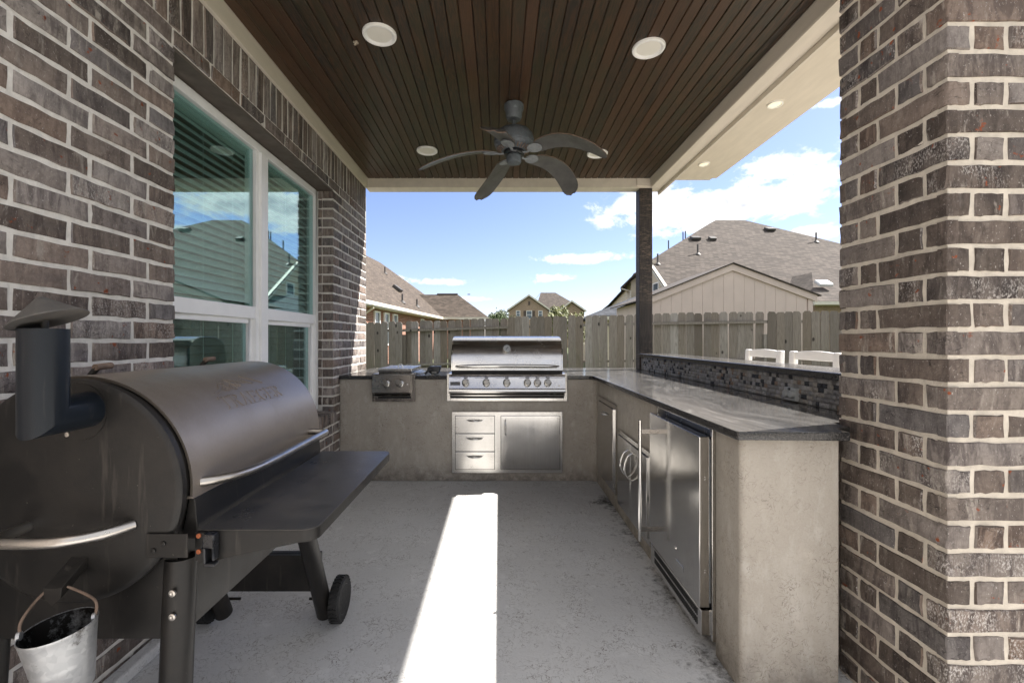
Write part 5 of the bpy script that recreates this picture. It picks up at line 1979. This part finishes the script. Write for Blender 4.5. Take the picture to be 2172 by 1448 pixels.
# galvanised grease bucket hanging from the spout
bx, by, bz = -0.928, 0.958, 0.640
bk = thing('grease_bucket', 'small dented galvanised bucket hanging from the smoker spout, sooty inside', 'bucket', (bx, by, bz))
tl_ = Vector((-0.08, -0.06, 1.0)).normalized()
body = MB().lathe([(0.0, -0.138), (0.042, -0.138), (0.045, -0.133), (0.0525, -0.080), (0.0540, -0.074), (0.0540, -0.069), (0.0545, -0.064), (0.061, -0.018), (0.0630, -0.004), (0.0645, 0.0), (0.0640, 0.0025), (0.0625, 0.002)],
                  (bx, by, bz), tuple(tl_), 44, caps=False).build('body', M_BUCKET, bk, smooth=50)
MB().lathe([(0.0622, 0.001), (0.060, -0.018), (0.0535, -0.064), (0.0515, -0.080), (0.044, -0.133), (0.0, -0.135)], (bx, by, bz), tuple(tl_), 44, caps=False).build('lining', M_BUCKET_IN, body, smooth=50)
u_ = Vector((0.9, 0.43, 0.08)).normalized()
lug0, lug1 = Vector((bx, by, bz)) - u_ * 0.060 + tl_ * 0.004, Vector((bx, by, bz)) + u_ * 0.060 + tl_ * 0.002
topc = Vector((-0.966, 0.997, 0.7075))
bp = [lug0, lug0 + Vector((-0.004, 0.008, 0.028)), Vector((-0.990, 0.985, 0.694)), topc, Vector((-0.930, 1.002, 0.694)), lug1 + Vector((-0.006, 0.008, 0.030)), lug1]
MB().tube(smooth_path(bp), 0.0028, 8).build('bail', M_BLADE_EDGE, bk)
for p in (lug0, lug1):
    MB().lathe([(0.009, -0.004), (0.009, 0.002), (0.0, 0.004)], p, (u_.x, u_.y, u_.z), 14).build('lug', M_BUCKET, bk)


# ------------------------------------------------------------------ bar stools outside the bar
def bar_stool(yc, lab):
    xb = 2.20
    w = 0.225
    t = thing('bar_stool', lab, 'bar stool', (xb - 0.25, yc, -0.004), 'white bar stools at the raised bar')
    zt = 1.160
    for sgn in (-1, 1):
        yy = yc + sgn * w
        m = MB()
        m.obox((xb - 0.012, yy, 0.935), (0.019, 0, 0), (0, 0.030, 0), (0.010, 0, 0.225))
        m.build('back_post', M_CHAIR, t, bevel=0.010, segs=3)
        for xq, tag_ in ((xb - 0.02, 0), (xb - 0.42, 1)):
            m = MB()
            m.obox((xq, yy, 0.355), (0.020, 0, 0), (0, 0.028, 0), (0.018 if tag_ == 0 else -0.018, 0, 0.355))
            m.build('leg', M_CHAIR, t, bevel=0.006)
        MB().obox((xb - 0.20, yy, 0.90), (0.22, 0, 0), (0, 0.035, 0), (0, 0, 0.012)).build('armrest', M_CHAIR, t, bevel=0.006)
    # curved top rail
    nseg = 12
    vs, fs = [], []
    for i in range(nseg + 1):
        q = -1 + 2 * i / nseg
        yy = yc + q * (w - 0.027)
        zz = zt - 0.006 + 0.012 * (1 - q * q)
        vs += [(xb - 0.012, yy, zt - 0.060), (xb + 0.012, yy, zt - 0.060), (xb + 0.014, yy, zz), (xb - 0.010, yy, zz)]
    for i in range(nseg):
        for k_ in range(4):
            fs.append((i * 4 + k_, i * 4 + (k_ + 1) % 4, i * 4 + 4 + (k_ + 1) % 4, i * 4 + 4 + k_))
    fs += [(3, 2, 1, 0), tuple(nseg * 4 + i for i in range(4))]
    MB().add(vs, fs).build('top_rail', M_CHAIR, t, bevel=0.003)
    MB().box(xb - 0.016, xb + 0.006, yc - w + 0.028, yc + w - 0.028, 0.90, 1.00).build('back_slat', M_CHAIR, t, bevel=0.004)
    for i in range(6):
        MB().box(xb - 0.45 + i * 0.075, xb - 0.45 + i * 0.075 + 0.066, yc - w + 0.03, yc + w - 0.03, 0.715, 0.737).build('seat_slat', M_CHAIR, t, bevel=0.004)
    for sgn in (-1, 1):
        MB().box(xb - 0.42, xb - 0.03, yc + sgn * (w - 0.001) - 0.012, yc + sgn * (w - 0.001) + 0.012, 0.24, 0.29).build('stretcher', M_CHAIR, t)
    MB().box(xb - 0.44, xb - 0.40, yc - w + 0.02, yc + w - 0.02, 0.22, 0.27).build('footrest', M_CHAIR, t, bevel=0.004)


bar_stool(3.780, 'white bar stool at the raised bar nearer the timber post')
bar_stool(3.170, 'white bar stool at the raised bar next to the brick pillar')


# ------------------------------------------------------------------ fence
def fence_y(x):
    return 9.0 - (x + 2.6) * 0.129


fence = thing('fence', 'weathered grey wooden picket fence running behind the outdoor kitchen', 'fence', (1.5, fence_y(1.5), -0.1))
fdir = Vector((1, -0.129, 0)).normalized()
fnor = Vector((fdir.y, -fdir.x, 0))       # towards the house side
fang = atan2(fdir.y, fdir.x)
pick_cache = []
for v in range(7):
    rng = random.Random(40 + v)
    w = 0.0685
    top = rng.uniform(-0.012, 0.012)
    c1, c2 = rng.uniform(0.022, 0.034), rng.uniform(0.022, 0.034)
    m = MB()
    bow = rng.uniform(-0.003, 0.003)
    m.prism([(-w, 0.0), (w, 0.0), (w + bow, 0.9), (w, 1.80 + top - 0.036), (w - c1, 1.80 + top), (-w + c2, 1.80 + top + rng.uniform(-0.004, 0.004)), (-w, 1.80 + top - 0.036), (-w + bow, 0.9)], 'y', -0.008, 0.008)
    me = m.mesh('picket', smooth=20)
    me.materials.append(M_FENCE)
    pick_cache.append(me)


def top_at(x):
    # height of the picket tops, read off the fence line
    pts = [(-16, 1.58), (-2.6, 1.585), (-1.86, 1.60), (0.15, 1.655), (0.155, 1.675), (2.4, 1.70), (2.9, 1.73), (4.6, 1.735), (16, 1.76)]
    for (xa, za), (xb, zb) in zip(pts, pts[1:]):
        if xa <= x <= xb:
            return za + (zb - za) * (x - xa) / (xb - xa)
    return 1.7


panels = [(-15.5, -13.0, 1), (-13.0, -10.3, 0), (-10.3, -7.4, 1), (-7.4, -4.6, 0), (-4.6, -1.865, 1), (-1.865, 0.145, 0), (0.145, 2.55, 1), (2.55, 4.72, 0), (4.72, 7.1, 1), (7.1, 9.6, 0), (9.6, 12.0, 1), (12.0, 14.5, 0)]
for (xa, xb, near) in panels:
    x = xa
    while x < xb - 0.05:
        w = 0.1400 + random.choice([0.0, 0.001, 0.003, 0.006, 0.009])
        xc = x + w / 2
        off = 0.045 if near else -0.045
        p = Vector((xc, fence_y(xc), top_at(xc) - 1.80)) + fnor * (off + random.uniform(-0.004, 0.004))
        link('picket', random.choice(pick_cache), None, fence, p, (random.uniform(-0.004, 0.004), random.uniform(-0.010, 0.010), fang))
        x += w
    for dz in (0.18, 0.85, 1.45):
        za, zb = top_at(xa + 0.001) - dz, top_at(xb - 0.001) - dz
        pa, pb = Vector((xa, fence_y(xa), za)), Vector((xb, fence_y(xb), zb))
        c = (pa + pb) / 2
        d = (pb - pa) / 2
        rm = MB().obox(c, d, fnor * 0.030, (0, 0, 0.019))
        if dz == 0.18:
            rm.obox(c + Vector((0, 0, 0.026)) + fnor * 0.006, d, fnor * 0.028, (0, 0, 0.0045))
        rm.build('rail', M_FENCE, fence)
    MB().obox((xa, fence_y(xa), 0.62), fdir * 0.044, fnor * 0.036, (0, 0, 0.72)).build('post', M_FENCE, fence)

# ------------------------------------------------------------------ shed behind the fence
SD = 10.6
shed = thing('garden_shed', 'pinkish beige shed with panelled gable end just behind the fence', 'shed', (5.4, SD + 1.2, -0.1))
apx = at(1553, 560, SD)
lf = at(1362, 636, SD)
rt_ = at(1731, 626, SD)
lx, rx = lf.x + 0.02, rt_.x - 0.02
sl_l = (apx.z - lf.z) / (apx.x - lf.x)
sl_r = (apx.z - rt_.z) / (rt_.x - apx.x)
TH = 0.15


def roofz(x):
    return apx.z - (sl_l * (apx.x - x) if x < apx.x else sl_r * (x - apx.x))


MB().prism([(lx + 0.06, -0.1), (rx - 0.06, -0.1), (rx - 0.06, roofz(rx - 0.06) - 0.05), (apx.x, apx.z - 0.05), (lx + 0.06, roofz(lx + 0.06) - 0.05)], 'y', SD + 0.035, SD + 2.6).build('wall', M_SHEDPANEL, shed)
x = lx + 0.18
pw_ = 0.243
while x < rx - 0.20:
    xb = min(x + pw_, rx - 0.17)
    poly_ = [(x + 0.0025, 0.0), (xb - 0.0025, 0.0), (xb - 0.0025, roofz(xb - 0.0025) - 0.06)]
    if x < apx.x < xb:
        poly_.append((apx.x, apx.z - 0.06))
    poly_.append((x + 0.0025, roofz(x + 0.0025) - 0.06))
    MB().prism(poly_, 'y', SD + 0.014, SD + 0.034).build('siding_panel', M_SHEDPANEL, shed)
    x += pw_
for xa in (lx + 0.05, rx - 0.16):
    MB().box(xa, xa + 0.11, SD + 0.004, SD + 0.034, 0.0, roofz(xa + 0.055) - 0.10).build('corner_board', M_SHEDPANEL, shed)
for (xa, xb) in ((lx - 0.03, apx.x), (apx.x, rx + 0.03)):
    MB().prism([(xa, roofz(xa)), (xb, roofz(xb)), (xb, roofz(xb) - TH), (xa, roofz(xa) - TH)], 'y', SD - 0.03, SD + 0.003).build('rake_board', M_SHEDPANEL, shed)
rm = MB()
for (xa, xb) in ((lx - 0.10, apx.x), (apx.x, rx + 0.10)):
    rm.prism([(xa, roofz(xa) + 0.002), (xb, roofz(xb) + 0.002), (xb, roofz(xb) + 0.030), (xa, roofz(xa) + 0.030)], 'y', SD - 0.07, SD + 2.75)
rm.build('roof', M_SHINGLE_E, shed)


# ------------------------------------------------------------------ houses beyond
def sheet(pts, thick=0.08):
    """a roof slope: polygon with thickness downwards"""
    P = [Vector(p) for p in pts]
    n = len(P)
    m = MB()
    m.add(P + [p - Vector((0, 0, thick)) for p in P], [list(range(n)), list(range(2 * n - 1, n - 1, -1))] + [(i, n + i, n + (i + 1) % n, (i + 1) % n) for i in range(n)])
    return m


def pipe_vent(p, parent, h=0.42, r=0.05):
    m = MB()
    m.lathe([(0.20, -0.06), (0.10, 0.06), (r, 0.10), (r, h), (0, h)], p, 'z', 14)
    return m.build('vent_pipe', M_VENTMETAL, parent)


def box_vent(p, parent, n=(0, -1, 0), s=0.26):
    p = Vector(p)
    m = MB()
    m.obox(p + Vector((0, 0, 0.10)), (s, 0, 0), (0, s * 0.8, 0.10), (0, -0.04, 0.09))
    return m.build('roof_vent', M_VENTMETAL, parent, bevel=0.03)


def far_window(parent, c, w, h, ax, out, frame=M_VINYL):
    """window with its own frame and pane; ax: horizontal direction, out: outward"""
    c, ax, out = Vector(c), Vector(ax).normalized(), Vector(out).normalized()
    up = Vector((0, 0, 1))
    m = MB()
    t = 0.07
    for s in (-1, 1):
        m.obox(c + ax * s * (w / 2), ax * t / 2, out * 0.05, up * (h / 2 + t / 2))
        m.obox(c + up * s * (h / 2), ax * (w / 2 - t / 2 - 0.001), out * 0.048, up * t / 2)
    m.obox(c, ax * (w / 2 - t / 2 - 0.001), out * 0.04, up * t / 3)
    f = m.build('window', frame, parent)
    MB().obox(c - out * 0.01, ax * (w / 2 - 0.02), out * 0.012, up * (h / 2 - 0.02)).build('pane', M_FARWIN, f)
    return f


# --- big house on the right: main hip roof
RP = 0.663
EY0, EZ = 23.5, 3.2


def main_roof(x, y):      # point of the photograph on the front slope
    u, v = (x - 1059.0) / F, (720.0 - y) / F
    d = (EZ - RP * EY0 - CAMZ) / (v - RP)
    return Vector((u * d, d, CAMZ + v * d))


bh = thing('large_house', 'large house with a broad brown grey shingle hip roof behind the shed', 'house', (16, 30, -0.1))
RYd = 34.0
rz = EZ + RP * (RYd - EY0)
A_ = Vector((16.17, RYd, rz))
B_ = Vector((18.36, RYd, rz))
Rc = Vector((30.0, EY0, EZ))
Lx = 9.05
yL = RYd - (A_.x - Lx) / 1.13
zL = EZ + RP * (yL - EY0)
bhr = sheet([(Lx, EY0, EZ), Rc, B_, A_, (Lx, yL, zL)]).build('roof', M_SHINGLE, bh)
bk_y = 46.0
sheet([B_, Rc, (30.0, bk_y, EZ), (18.36, RYd + 1.0, rz)]).build('roof', M_SHINGLE, bh)
sheet([(Lx, yL, zL), A_, (16.17, RYd + 1, rz), (Lx, bk_y - 3.0, EZ)]).build('roof', M_SHINGLE, bh)
sheet([A_, B_, (18.36, RYd + 1.0, rz), (30.0, bk_y, EZ), (Lx, bk_y, EZ), (16.17, RYd + 1, rz)]).build('roof', M_SHINGLE, bh)
wl = MB()
wl.prism([(EY0 + 0.5, -0.1), (44, -0.1), (44, 3.0), (yL + 0.3, zL - 0.15), (EY0 + 0.5, EZ + 0.15)], 'x', Lx + 0.25, Lx + 0.45)
wl.box(Lx + 0.46, 29.4, EY0 + 0.5, EY0 + 0.7, -0.1, EZ - 0.12)
wl.box(29.2, 29.4, EY0 + 0.71, 45, -0.1, EZ - 0.12)
wl.build('wall', M_SIDING, bh)
lap = MB()
for i in range(30):
    z = 0.3 + i * 0.19
    ymax = EY0 + 0.5 + (z - EZ) / RP if z > EZ else EY0 + 0.52
    if ymax > yL + 0.3:
        break
    lap.box(Lx + 0.225, Lx + 0.249, max(EY0 + 0.5, ymax + 0.25), min(40.0, 28.0 + (zL - 0.35 - z) / 0.18), z, z + 0.165)
lap.build('siding', M_SIDING, bh, kind='stuff')
rake = MB()
p0, p1 = Vector((Lx + 0.10, EY0, EZ - 0.10)), Vector((Lx + 0.10, yL, zL - 0.10))
rake.obox((p0 + p1) / 2, (0.09, 0, 0), (p1 - p0) / 2, (0, 0, 0.11))
rake.build('rake_board', M_GUTTER, bh)
for (yy, zz) in ((26.9, 3.9), (29.2, 4.2)):
    far_window(bh, (Lx + 0.215, yy, zz), 0.95, 1.35, (0, 1, 0), (-1, 0, 0))
# left upper wing with its eave and downspout
wz0, wz1 = at(1316, 609, 29.0), at(1346, 580, 29.0)
wg = MB()
wg.prism([(wz0.x + 0.75, -0.1), (Lx + 0.2, -0.1), (Lx + 0.2, wz1.z - 0.1), (wz1.x, wz1.z - 0.15), (wz0.x + 0.75, wz0.z + 0.45)], 'y', 29.3, 30.2)
wg.build('wall', M_SIDING, bh)
sheet([wz0, wz1, (Lx + 0.4, 29.0, wz1.z + 0.45), (Lx + 0.4, 32.0, wz1.z + 0.45), (wz1.x + 0.9, 32.0, wz1.z), (wz0.x + 0.9, 32.0, wz0.z)], 0.12).build('roof', M_SHINGLE, bh)
MB().tube([wz0 + Vector((0.05, 0.0, -0.10)), wz0 + Vector((0.66, 0.05, -0.25)), wz0 + Vector((0.68, 0.1, -3.5))], 0.05, 8).build('downspout', M_GUTTER, bh)
for i in range(14):
    z = wz0.z - 0.15 - i * 0.19
    MB().box(wz0.x + 0.755, Lx + 0.2, 29.275, 29.299, z - 0.168, z).build('lap_board', M_SIDING, bh)
# front wing, lower hip roof with pale vent
fw = (at(1722, 578, 24.3), at(1722, 578, 24.3) + Vector((0, 3.2, 0)))
e0 = at(1690, 640, 21.0)
wzE = 3.02
sheet([(14.55, 21.0, wzE), (21.6, 21.0, wzE), fw[0]]).build('roof', M_SHINGLE, bh)
sheet([(14.55, 21.0, wzE), fw[0], fw[1], (14.55, 26.0, wzE)]).build('roof', M_SHINGLE, bh)
sheet([fw[0], (21.6, 21.0, wzE), (21.6, 26.0, wzE), fw[1]]).build('roof', M_SHINGLE, bh)
MB().box(14.9, 21.3, 21.45, 25.0, -0.1, wzE - 0.18).build('wall', M_TANBRICK, bh)
MB().box(14.5, 21.65, 20.9, 21.02, wzE - 0.17, wzE - 0.02).build('gutter', M_GUTTER, bh)
MB().box(14.6, 21.5, 21.03, 21.44, wzE - 0.19, wzE - 0.175).build('eave_soffit', M_GUTTER, bh)
cpv = at(1747, 605, 22.3)
MB().obox(cpv + Vector((0, 0, 0.10)), (0.33, 0, 0), (0, 0.22, 0.14), (0, -0.04, 0.07)).build('roof_vent', M_SKYLIGHT, bh, bevel=0.05, segs=3)
for (x, y) in ((1395, 560), (1480, 539), (1731, 513)):
    pipe_vent(main_roof(x, y), bhr, 0.62)
for (x, y) in ((1475, 508), (1511, 509), (1633, 489)):
    box_vent(main_roof(x, y), bhr, s=0.30 if x != 1511 else 0.22)
for (x, y) in ((1424, 522), (1455, 503), (1460, 501)):
    p = main_roof(x, y) + Vector((0, 0.5, -0.3))
    pipe_vent(p, bhr, 0.78, 0.04)

# --- dark roofed house between the post and the big house
dh_ = thing('dark_roofed_house', 'small house with charcoal shingle roof showing beside the timber post above the fence', 'house', (7.0, 24, -0.1))
q0, q1 = at(1262, 669, 22), at(1352, 627, 25)
sheet([(q0.x, 22, q0.z), (11.5, 22, q0.z), (10.5, 25, q1.z), (q1.x, 25, q1.z)]).build('roof', M_SHINGLE_D, dh_)
sheet([(q0.x, 22, q0.z), (q1.x, 25, q1.z), (q0.x, 28, q0.z)]).build('roof', M_SHINGLE_D, dh_)
sheet([(q1.x, 25, q1.z), (10.5, 25, q1.z), (11.5, 28, q0.z), (q0.x, 28, q0.z)]).build('roof', M_SHINGLE_D, dh_)
MB().box(q0.x + 0.4, 11.0, 22.4, 27.6, -0.1, q0.z - 0.1).build('wall', M_SIDING, dh_)
MB().box(q0.x - 0.05, 11.5, 21.9, 21.99, q0.z - 0.20, q0.z - 0.04).build('gutter', M_GUTTER, dh_)
box_vent((q1.x - 0.75, 23.6, q1.z - 0.80), dh_, s=0.3)

# --- red brick house on the left
lh = thing('red_brick_house', 'single storey red brick house with brown shingle roof and cream gutters beyond the fence', 'house', (-6.5, 25, -0.1))
LE0, LE1 = Vector((-5.27, 18.8, 2.85)), Vector((-4.12, 31.2, 2.85))
edir = (LE1 - LE0).normalized()
nin = Vector((-edir.y, edir.x, 0))       # up-slope, away to the left
LPp = 0.8


def lroof(along, up):
    p = LE0 + edir * along + nin * up
    return Vector((p.x, p.y, 2.85 + LPp * up))


lr = sheet([lroof(-1.2, 0), lroof(21.5, 0), lroof(16.0, 5.45), lroof(13.5, 5.52), lroof(4.3, 5.52)]).build('roof', M_SHINGLE_L, lh)
sheet([lroof(-1.2, 0), lroof(4.3, 5.52), lroof(-1.2, 0) + nin * 11.0]).build('roof', M_SHINGLE_L, lh)
bkl = [lroof(4.3, 5.52), lroof(13.5, 5.52), lroof(21.5, 0) + nin * 11.0, lroof(-1.2, 0) + nin * 11.0]
sheet(bkl).build('roof', M_SHINGLE_L, lh)
wi = LE0 + nin * 0.45 + edir * -0.7
wj = LE0 + nin * 0.45 + edir * 20.0
wm = MB()
wm.obox(((wi + wj) / 2 + nin * 0.1) * 1.0 - Vector((0, 0, 2.85 - 1.27)), (wj - wi) / 2, nin * 0.1, (0, 0, 1.38))
wn = wi + nin * 10
wm.obox((wi + wn) / 2 + nin * 0.105 - Vector((0, 0, 2.85 - 1.27)), edir * 0.1, (wn - wi) / 2, (0, 0, 1.38))
wm.build('wall', M_REDBRICK, lh)
gm = MB()
c = (LE0 + LE1) / 2
gm.obox(LE0 + edir * 6.0 + Vector((0, 0, -0.10)) - nin * 0.04, edir * 7.25, nin * 0.07, (0, 0, 0.075))
gm.build('gutter', M_GUTTER, lh)
gm = MB()
gm.obox(LE0 + edir * 6.0 + nin * 0.24 + Vector((0, 0, -0.20)), edir * 7.2, nin * 0.20, (0, 0, 0.02))
gm.build('eave_soffit', M_GUTTER, lh)
ds0 = LE0 + Vector((0, 0, -0.18))
MB().tube([ds0 + edir * 0.12, ds0 + edir * 0.15 + Vector((0, 0, -0.10)), ds0 + edir * 0.15 + nin * 0.36 + Vector((0, 0, -0.36)), ds0 + edir * 0.15 + nin * 0.38 + Vector((0, 0, -2.6))], 0.055, 8).build('downspout', M_GUTTER, lh)
for al in (1.75, 3.0, 4.3, 9.6):
    p = LE0 + edir * al + nin * 0.43
    far_window(lh, (p.x, p.y, 1.75), 0.62, 1.5, edir, -nin)
# rear wing across
wzr = 4.65
W0, W1 = Vector((-4.3, 32.1, 2.85)), Vector((-0.80, 32.1, 2.85))
R0, R1 = Vector((-6.1, 34.4, wzr)), Vector((-3.14, 34.4, wzr))
sheet([W0 + Vector((-1.0, 0, 0)), W1, R1, R0]).build('roof', M_SHINGLE_L, lh)
sheet([W1, (-0.80, 36.7, 2.85), R1]).build('roof', M_SHINGLE_L, lh)
MB().obox((-2.3, 34.4, wzr + 0.01), (0, 0.09, 0), (-0.1, 0, 0), (0, 0, 0.02)).build('ridge_cap', M_SHINGLE_E, lh)
MB().tube([R0 + Vector((1.4, 0, 0.02)), R1 + Vector((0, 0, 0.02))], 0.07, 6).build('ridge_cap', M_SHINGLE_E, lh)
MB().box(-5.0, -1.2, 32.55, 36.3, -0.1, 2.7).build('wall', M_REDBRICK, lh)
MB().box(-4.25, -0.75, 31.98, 32.10, 2.69, 2.83).build('gutter', M_GUTTER, lh)
MB().box(-4.2, -0.9, 32.11, 32.54, 2.66, 2.68).build('eave_soffit', M_GUTTER, lh)


def left_px(x, y):
    u, v = (x - 1059.0) / F, (720.0 - y) / F
    n_in = nin
    # plane: z = 2.85 + LPp * ((p - LE0) . nin)
    a = LPp * (u * n_in.x + n_in.y) - v
    bq = 2.85 - LPp * LE0.dot(Vector((n_in.x, n_in.y, 0))) - CAMZ
    d = -bq / a
    return Vector((u * d, d, CAMZ + v * d))


for (x, y) in ((816.5, 580), (853.5, 641), (884.5, 650)):
    pipe_vent(left_px(x, y), lr, 0.45)
p = left_px(842, 615)
MB().obox(p + Vector((0.05, 0, 0.10)), nin * 0.22 + Vector((0, 0, 0.16)), edir * 0.28, (0.06, 0, 0.07)).build('roof_vent', M_VENTMETAL, lr, bevel=0.02)

# --- tan house far away in the middle
th_ = thing('tan_brick_house', 'distant two storey tan brick house with gable, seen over the fence above the gas grill', 'house', (6, 78, -0.1))
D = 75.0
ap, le, re_ = at(1122, 625, D), at(1076, 657, D), at(1168, 657, D)
MB().prism([(le.x + 0.35, -0.1), (re_.x - 0.35, -0.1), (re_.x - 0.35, re_.z - 0.05), (ap.x, ap.z - 0.30), (le.x + 0.35, le.z - 0.05)], 'y', D + 0.4, D + 9).build('wall', M_TANBRICK, th_)
g2 = MB()
for (a, b2) in ((le, ap), (ap, re_)):
    dvec = (b2 - a)
    g2.obox((a + b2) / 2 + Vector((0, 0.1, -0.06)), dvec / 2, (0, 0.12, 0), (0, 0, 0.14))
g2.build('rake_board', M_GUTTER, th_)
sheet([le, ap, ap + Vector((0, 9, 0)), le + Vector((0, 9, 0))]).build('roof', M_SHINGLE, th_)
sheet([ap, re_, re_ + Vector((0, 9, 0)), ap + Vector((0, 9, 0))]).build('roof', M_SHINGLE, th_)
mr0, mr1 = at(1147, 620.5, 83), at(1178, 620.5, 83)
el_ = at(1243, 662, 76).x
sheet([(re_.x - 2.5, 77, re_.z), (el_ + 0.3, 77, re_.z), mr1, mr0]).build('roof', M_SHINGLE, th_)
sheet([(re_.x - 4.0, 77, re_.z), mr0, (re_.x - 4, 89, re_.z)]).build('roof', M_SHINGLE, th_)
sheet([mr1, (el_ + 0.3, 77, re_.z), (el_ + 0.3, 89, re_.z)]).build('roof', M_SHINGLE, th_)
g3, gl3, gr3 = at(1213, 637.5, 75.5), at(1186, 657, 75.5), at(1244, 659, 75.5)
MB().prism([(gl3.x + 0.3, -0.1), (gr3.x - 0.3, -0.1), (gr3.x - 0.3, gr3.z - 0.1), (g3.x, g3.z - 0.3), (gl3.x + 0.3, gl3.z - 0.1)], 'y', 76.0, 83).build('wall', M_TANBRICK, th_)
g4 = MB()
for (a, b2) in ((gl3, g3), (g3, gr3)):
    g4.obox((a + b2) / 2 + Vector((0, 0.1, -0.06)), (b2 - a) / 2, (0, 0.12, 0), (0, 0, 0.14))
g4.build('rake_board', M_GUTTER, th_)
sheet([gl3, g3, g3 + Vector((0, 6, 0)), gl3 + Vector((0, 6, 0))]).build('roof', M_SHINGLE, th_)
sheet([g3, gr3, gr3 + Vector((0, 6, 0)), g3 + Vector((0, 6, 0))]).build('roof', M_SHINGLE, th_)
MB().box(re_.x - 0.34, gl3.x + 0.29, 77.6, 84, -0.1, re_.z - 0.1).build('wall', M_TANBRICK, th_)


def pw2(xa, xb, ya_, yb_):
    a, b2 = at(xa, ya_, D + 0.38), at(xb, yb_, D + 0.38)
    return (a + b2) / 2, abs(b2.x - a.x), abs(a.z - b2.z)


for (xa, xb, ya_, yb_) in ((1095, 1103, 659, 670.5), (1117, 1128, 659, 676), (1142.5, 1150, 659, 670.5)):
    c, w, h = pw2(xa, xb, ya_, yb_)
    far_window(th_, c, w, h, (1, 0, 0), (0, -1, 0))
c, w, h = pw2(1171, 1178, 662, 671)
far_window(th_, Vector((c.x, 77.55, c.z)), w, h, (1, 0, 0), (0, -1, 0))
for (xa, xb) in ((1110.5, 1116.2), (1128.8, 1134.5)):
    c, w, h = pw2(xa, xb, 659, 676)
    MB().obox(c, (w / 2, 0, 0), (0, 0.05, 0), (0, 0, h / 2)).build('shutter', M_SHUTTER, th_)
c, w, h = pw2(1120.5, 1124.5, 639, 647)
MB().obox(c, (w / 2, 0, 0), (0, 0.05, 0), (0, 0, h / 2)).build('gable_vent', M_SHUTTER, th_)


# ------------------------------------------------------------------ trees beyond the fence
def tree(name, lab, base, h, rad, nleaf, mat, leaf, flat=0.8, thin=0.5):
    t = thing(name, lab, 'tree', tuple(base))
    base = Vector(base)
    rng = random.Random(int(base.x * 100) + nleaf)
    tk_ = MB()
    tk_.tube([base, base + Vector((0.05, 0, h * 0.35)), base + Vector((0.0, 0.05, h * 0.7))], [0.05 * h / 2, 0.035 * h / 2, 0.015 * h / 2], 8)
    clumps = []
    for i in range(26):
        d = Vector((rng.gauss(0, 1), rng.gauss(0, 1), rng.gauss(0, 0.8))).normalized()
        c = base + Vector((0, 0, h * 0.68)) + Vector((d.x * rad, d.y * rad, d.z * h * 0.34)) * rng.uniform(0.35, 1.0)
        clumps.append((c, rng.uniform(0.22, 0.42) * rad))
        if i % 3 == 0:
            tk_.tube([base + Vector((0, 0, h * rng.uniform(0.3, 0.6))), c], [0.012 * h / 2, 0.004], 5)
    tk_.build('trunk', M_BARK, t)
    vs, fs = [], []
    for i in range(nleaf):
        c, r = rng.choice(clumps)
        p = c + Vector((rng.gauss(0, thin), rng.gauss(0, thin), rng.gauss(0, thin * flat))) * r
        a = Vector((rng.uniform(-1, 1), rng.uniform(-1, 1), rng.uniform(-1, 1))).normalized()
        b2 = a.orthogonal().normalized()
        s = leaf * rng.uniform(0.6, 1.4)
        k_ = len(vs)
        vs += [p - a * s, p + b2 * s * 0.45, p + a * s, p - b2 * s * 0.45]
        fs.append((k_, k_ + 1, k_ + 2, k_ + 3))
    me = bpy.data.meshes.new('crown')
    me.from_pydata([tuple(v - base) for v in vs], [], fs)
    link('crown', me, mat, t)


c = at(1192, 720, 16.0)
tree('young_tree', 'thin yellow green tree standing in front of the distant tan house', (c.x, 16.0, -0.1), 2.95, 0.55, 1500, M_LEAF_Y, 0.055, 0.8, 0.55)
c = at(1224, 720, 14.5)
tree('young_tree', 'low bright green sapling by the fence between tan house and timber post', (c.x, 14.5, -0.1), 2.30, 0.30, 600, M_LEAF_Y, 0.05)
c = at(1066, 720, 55.0)
tree('leafy_tree', 'rounded dark green tree beside the distant tan house gable', (c.x, 55.0, -0.1), 5.1, 1.5, 4200, M_LEAF_G, 0.16, 0.8, 0.6)
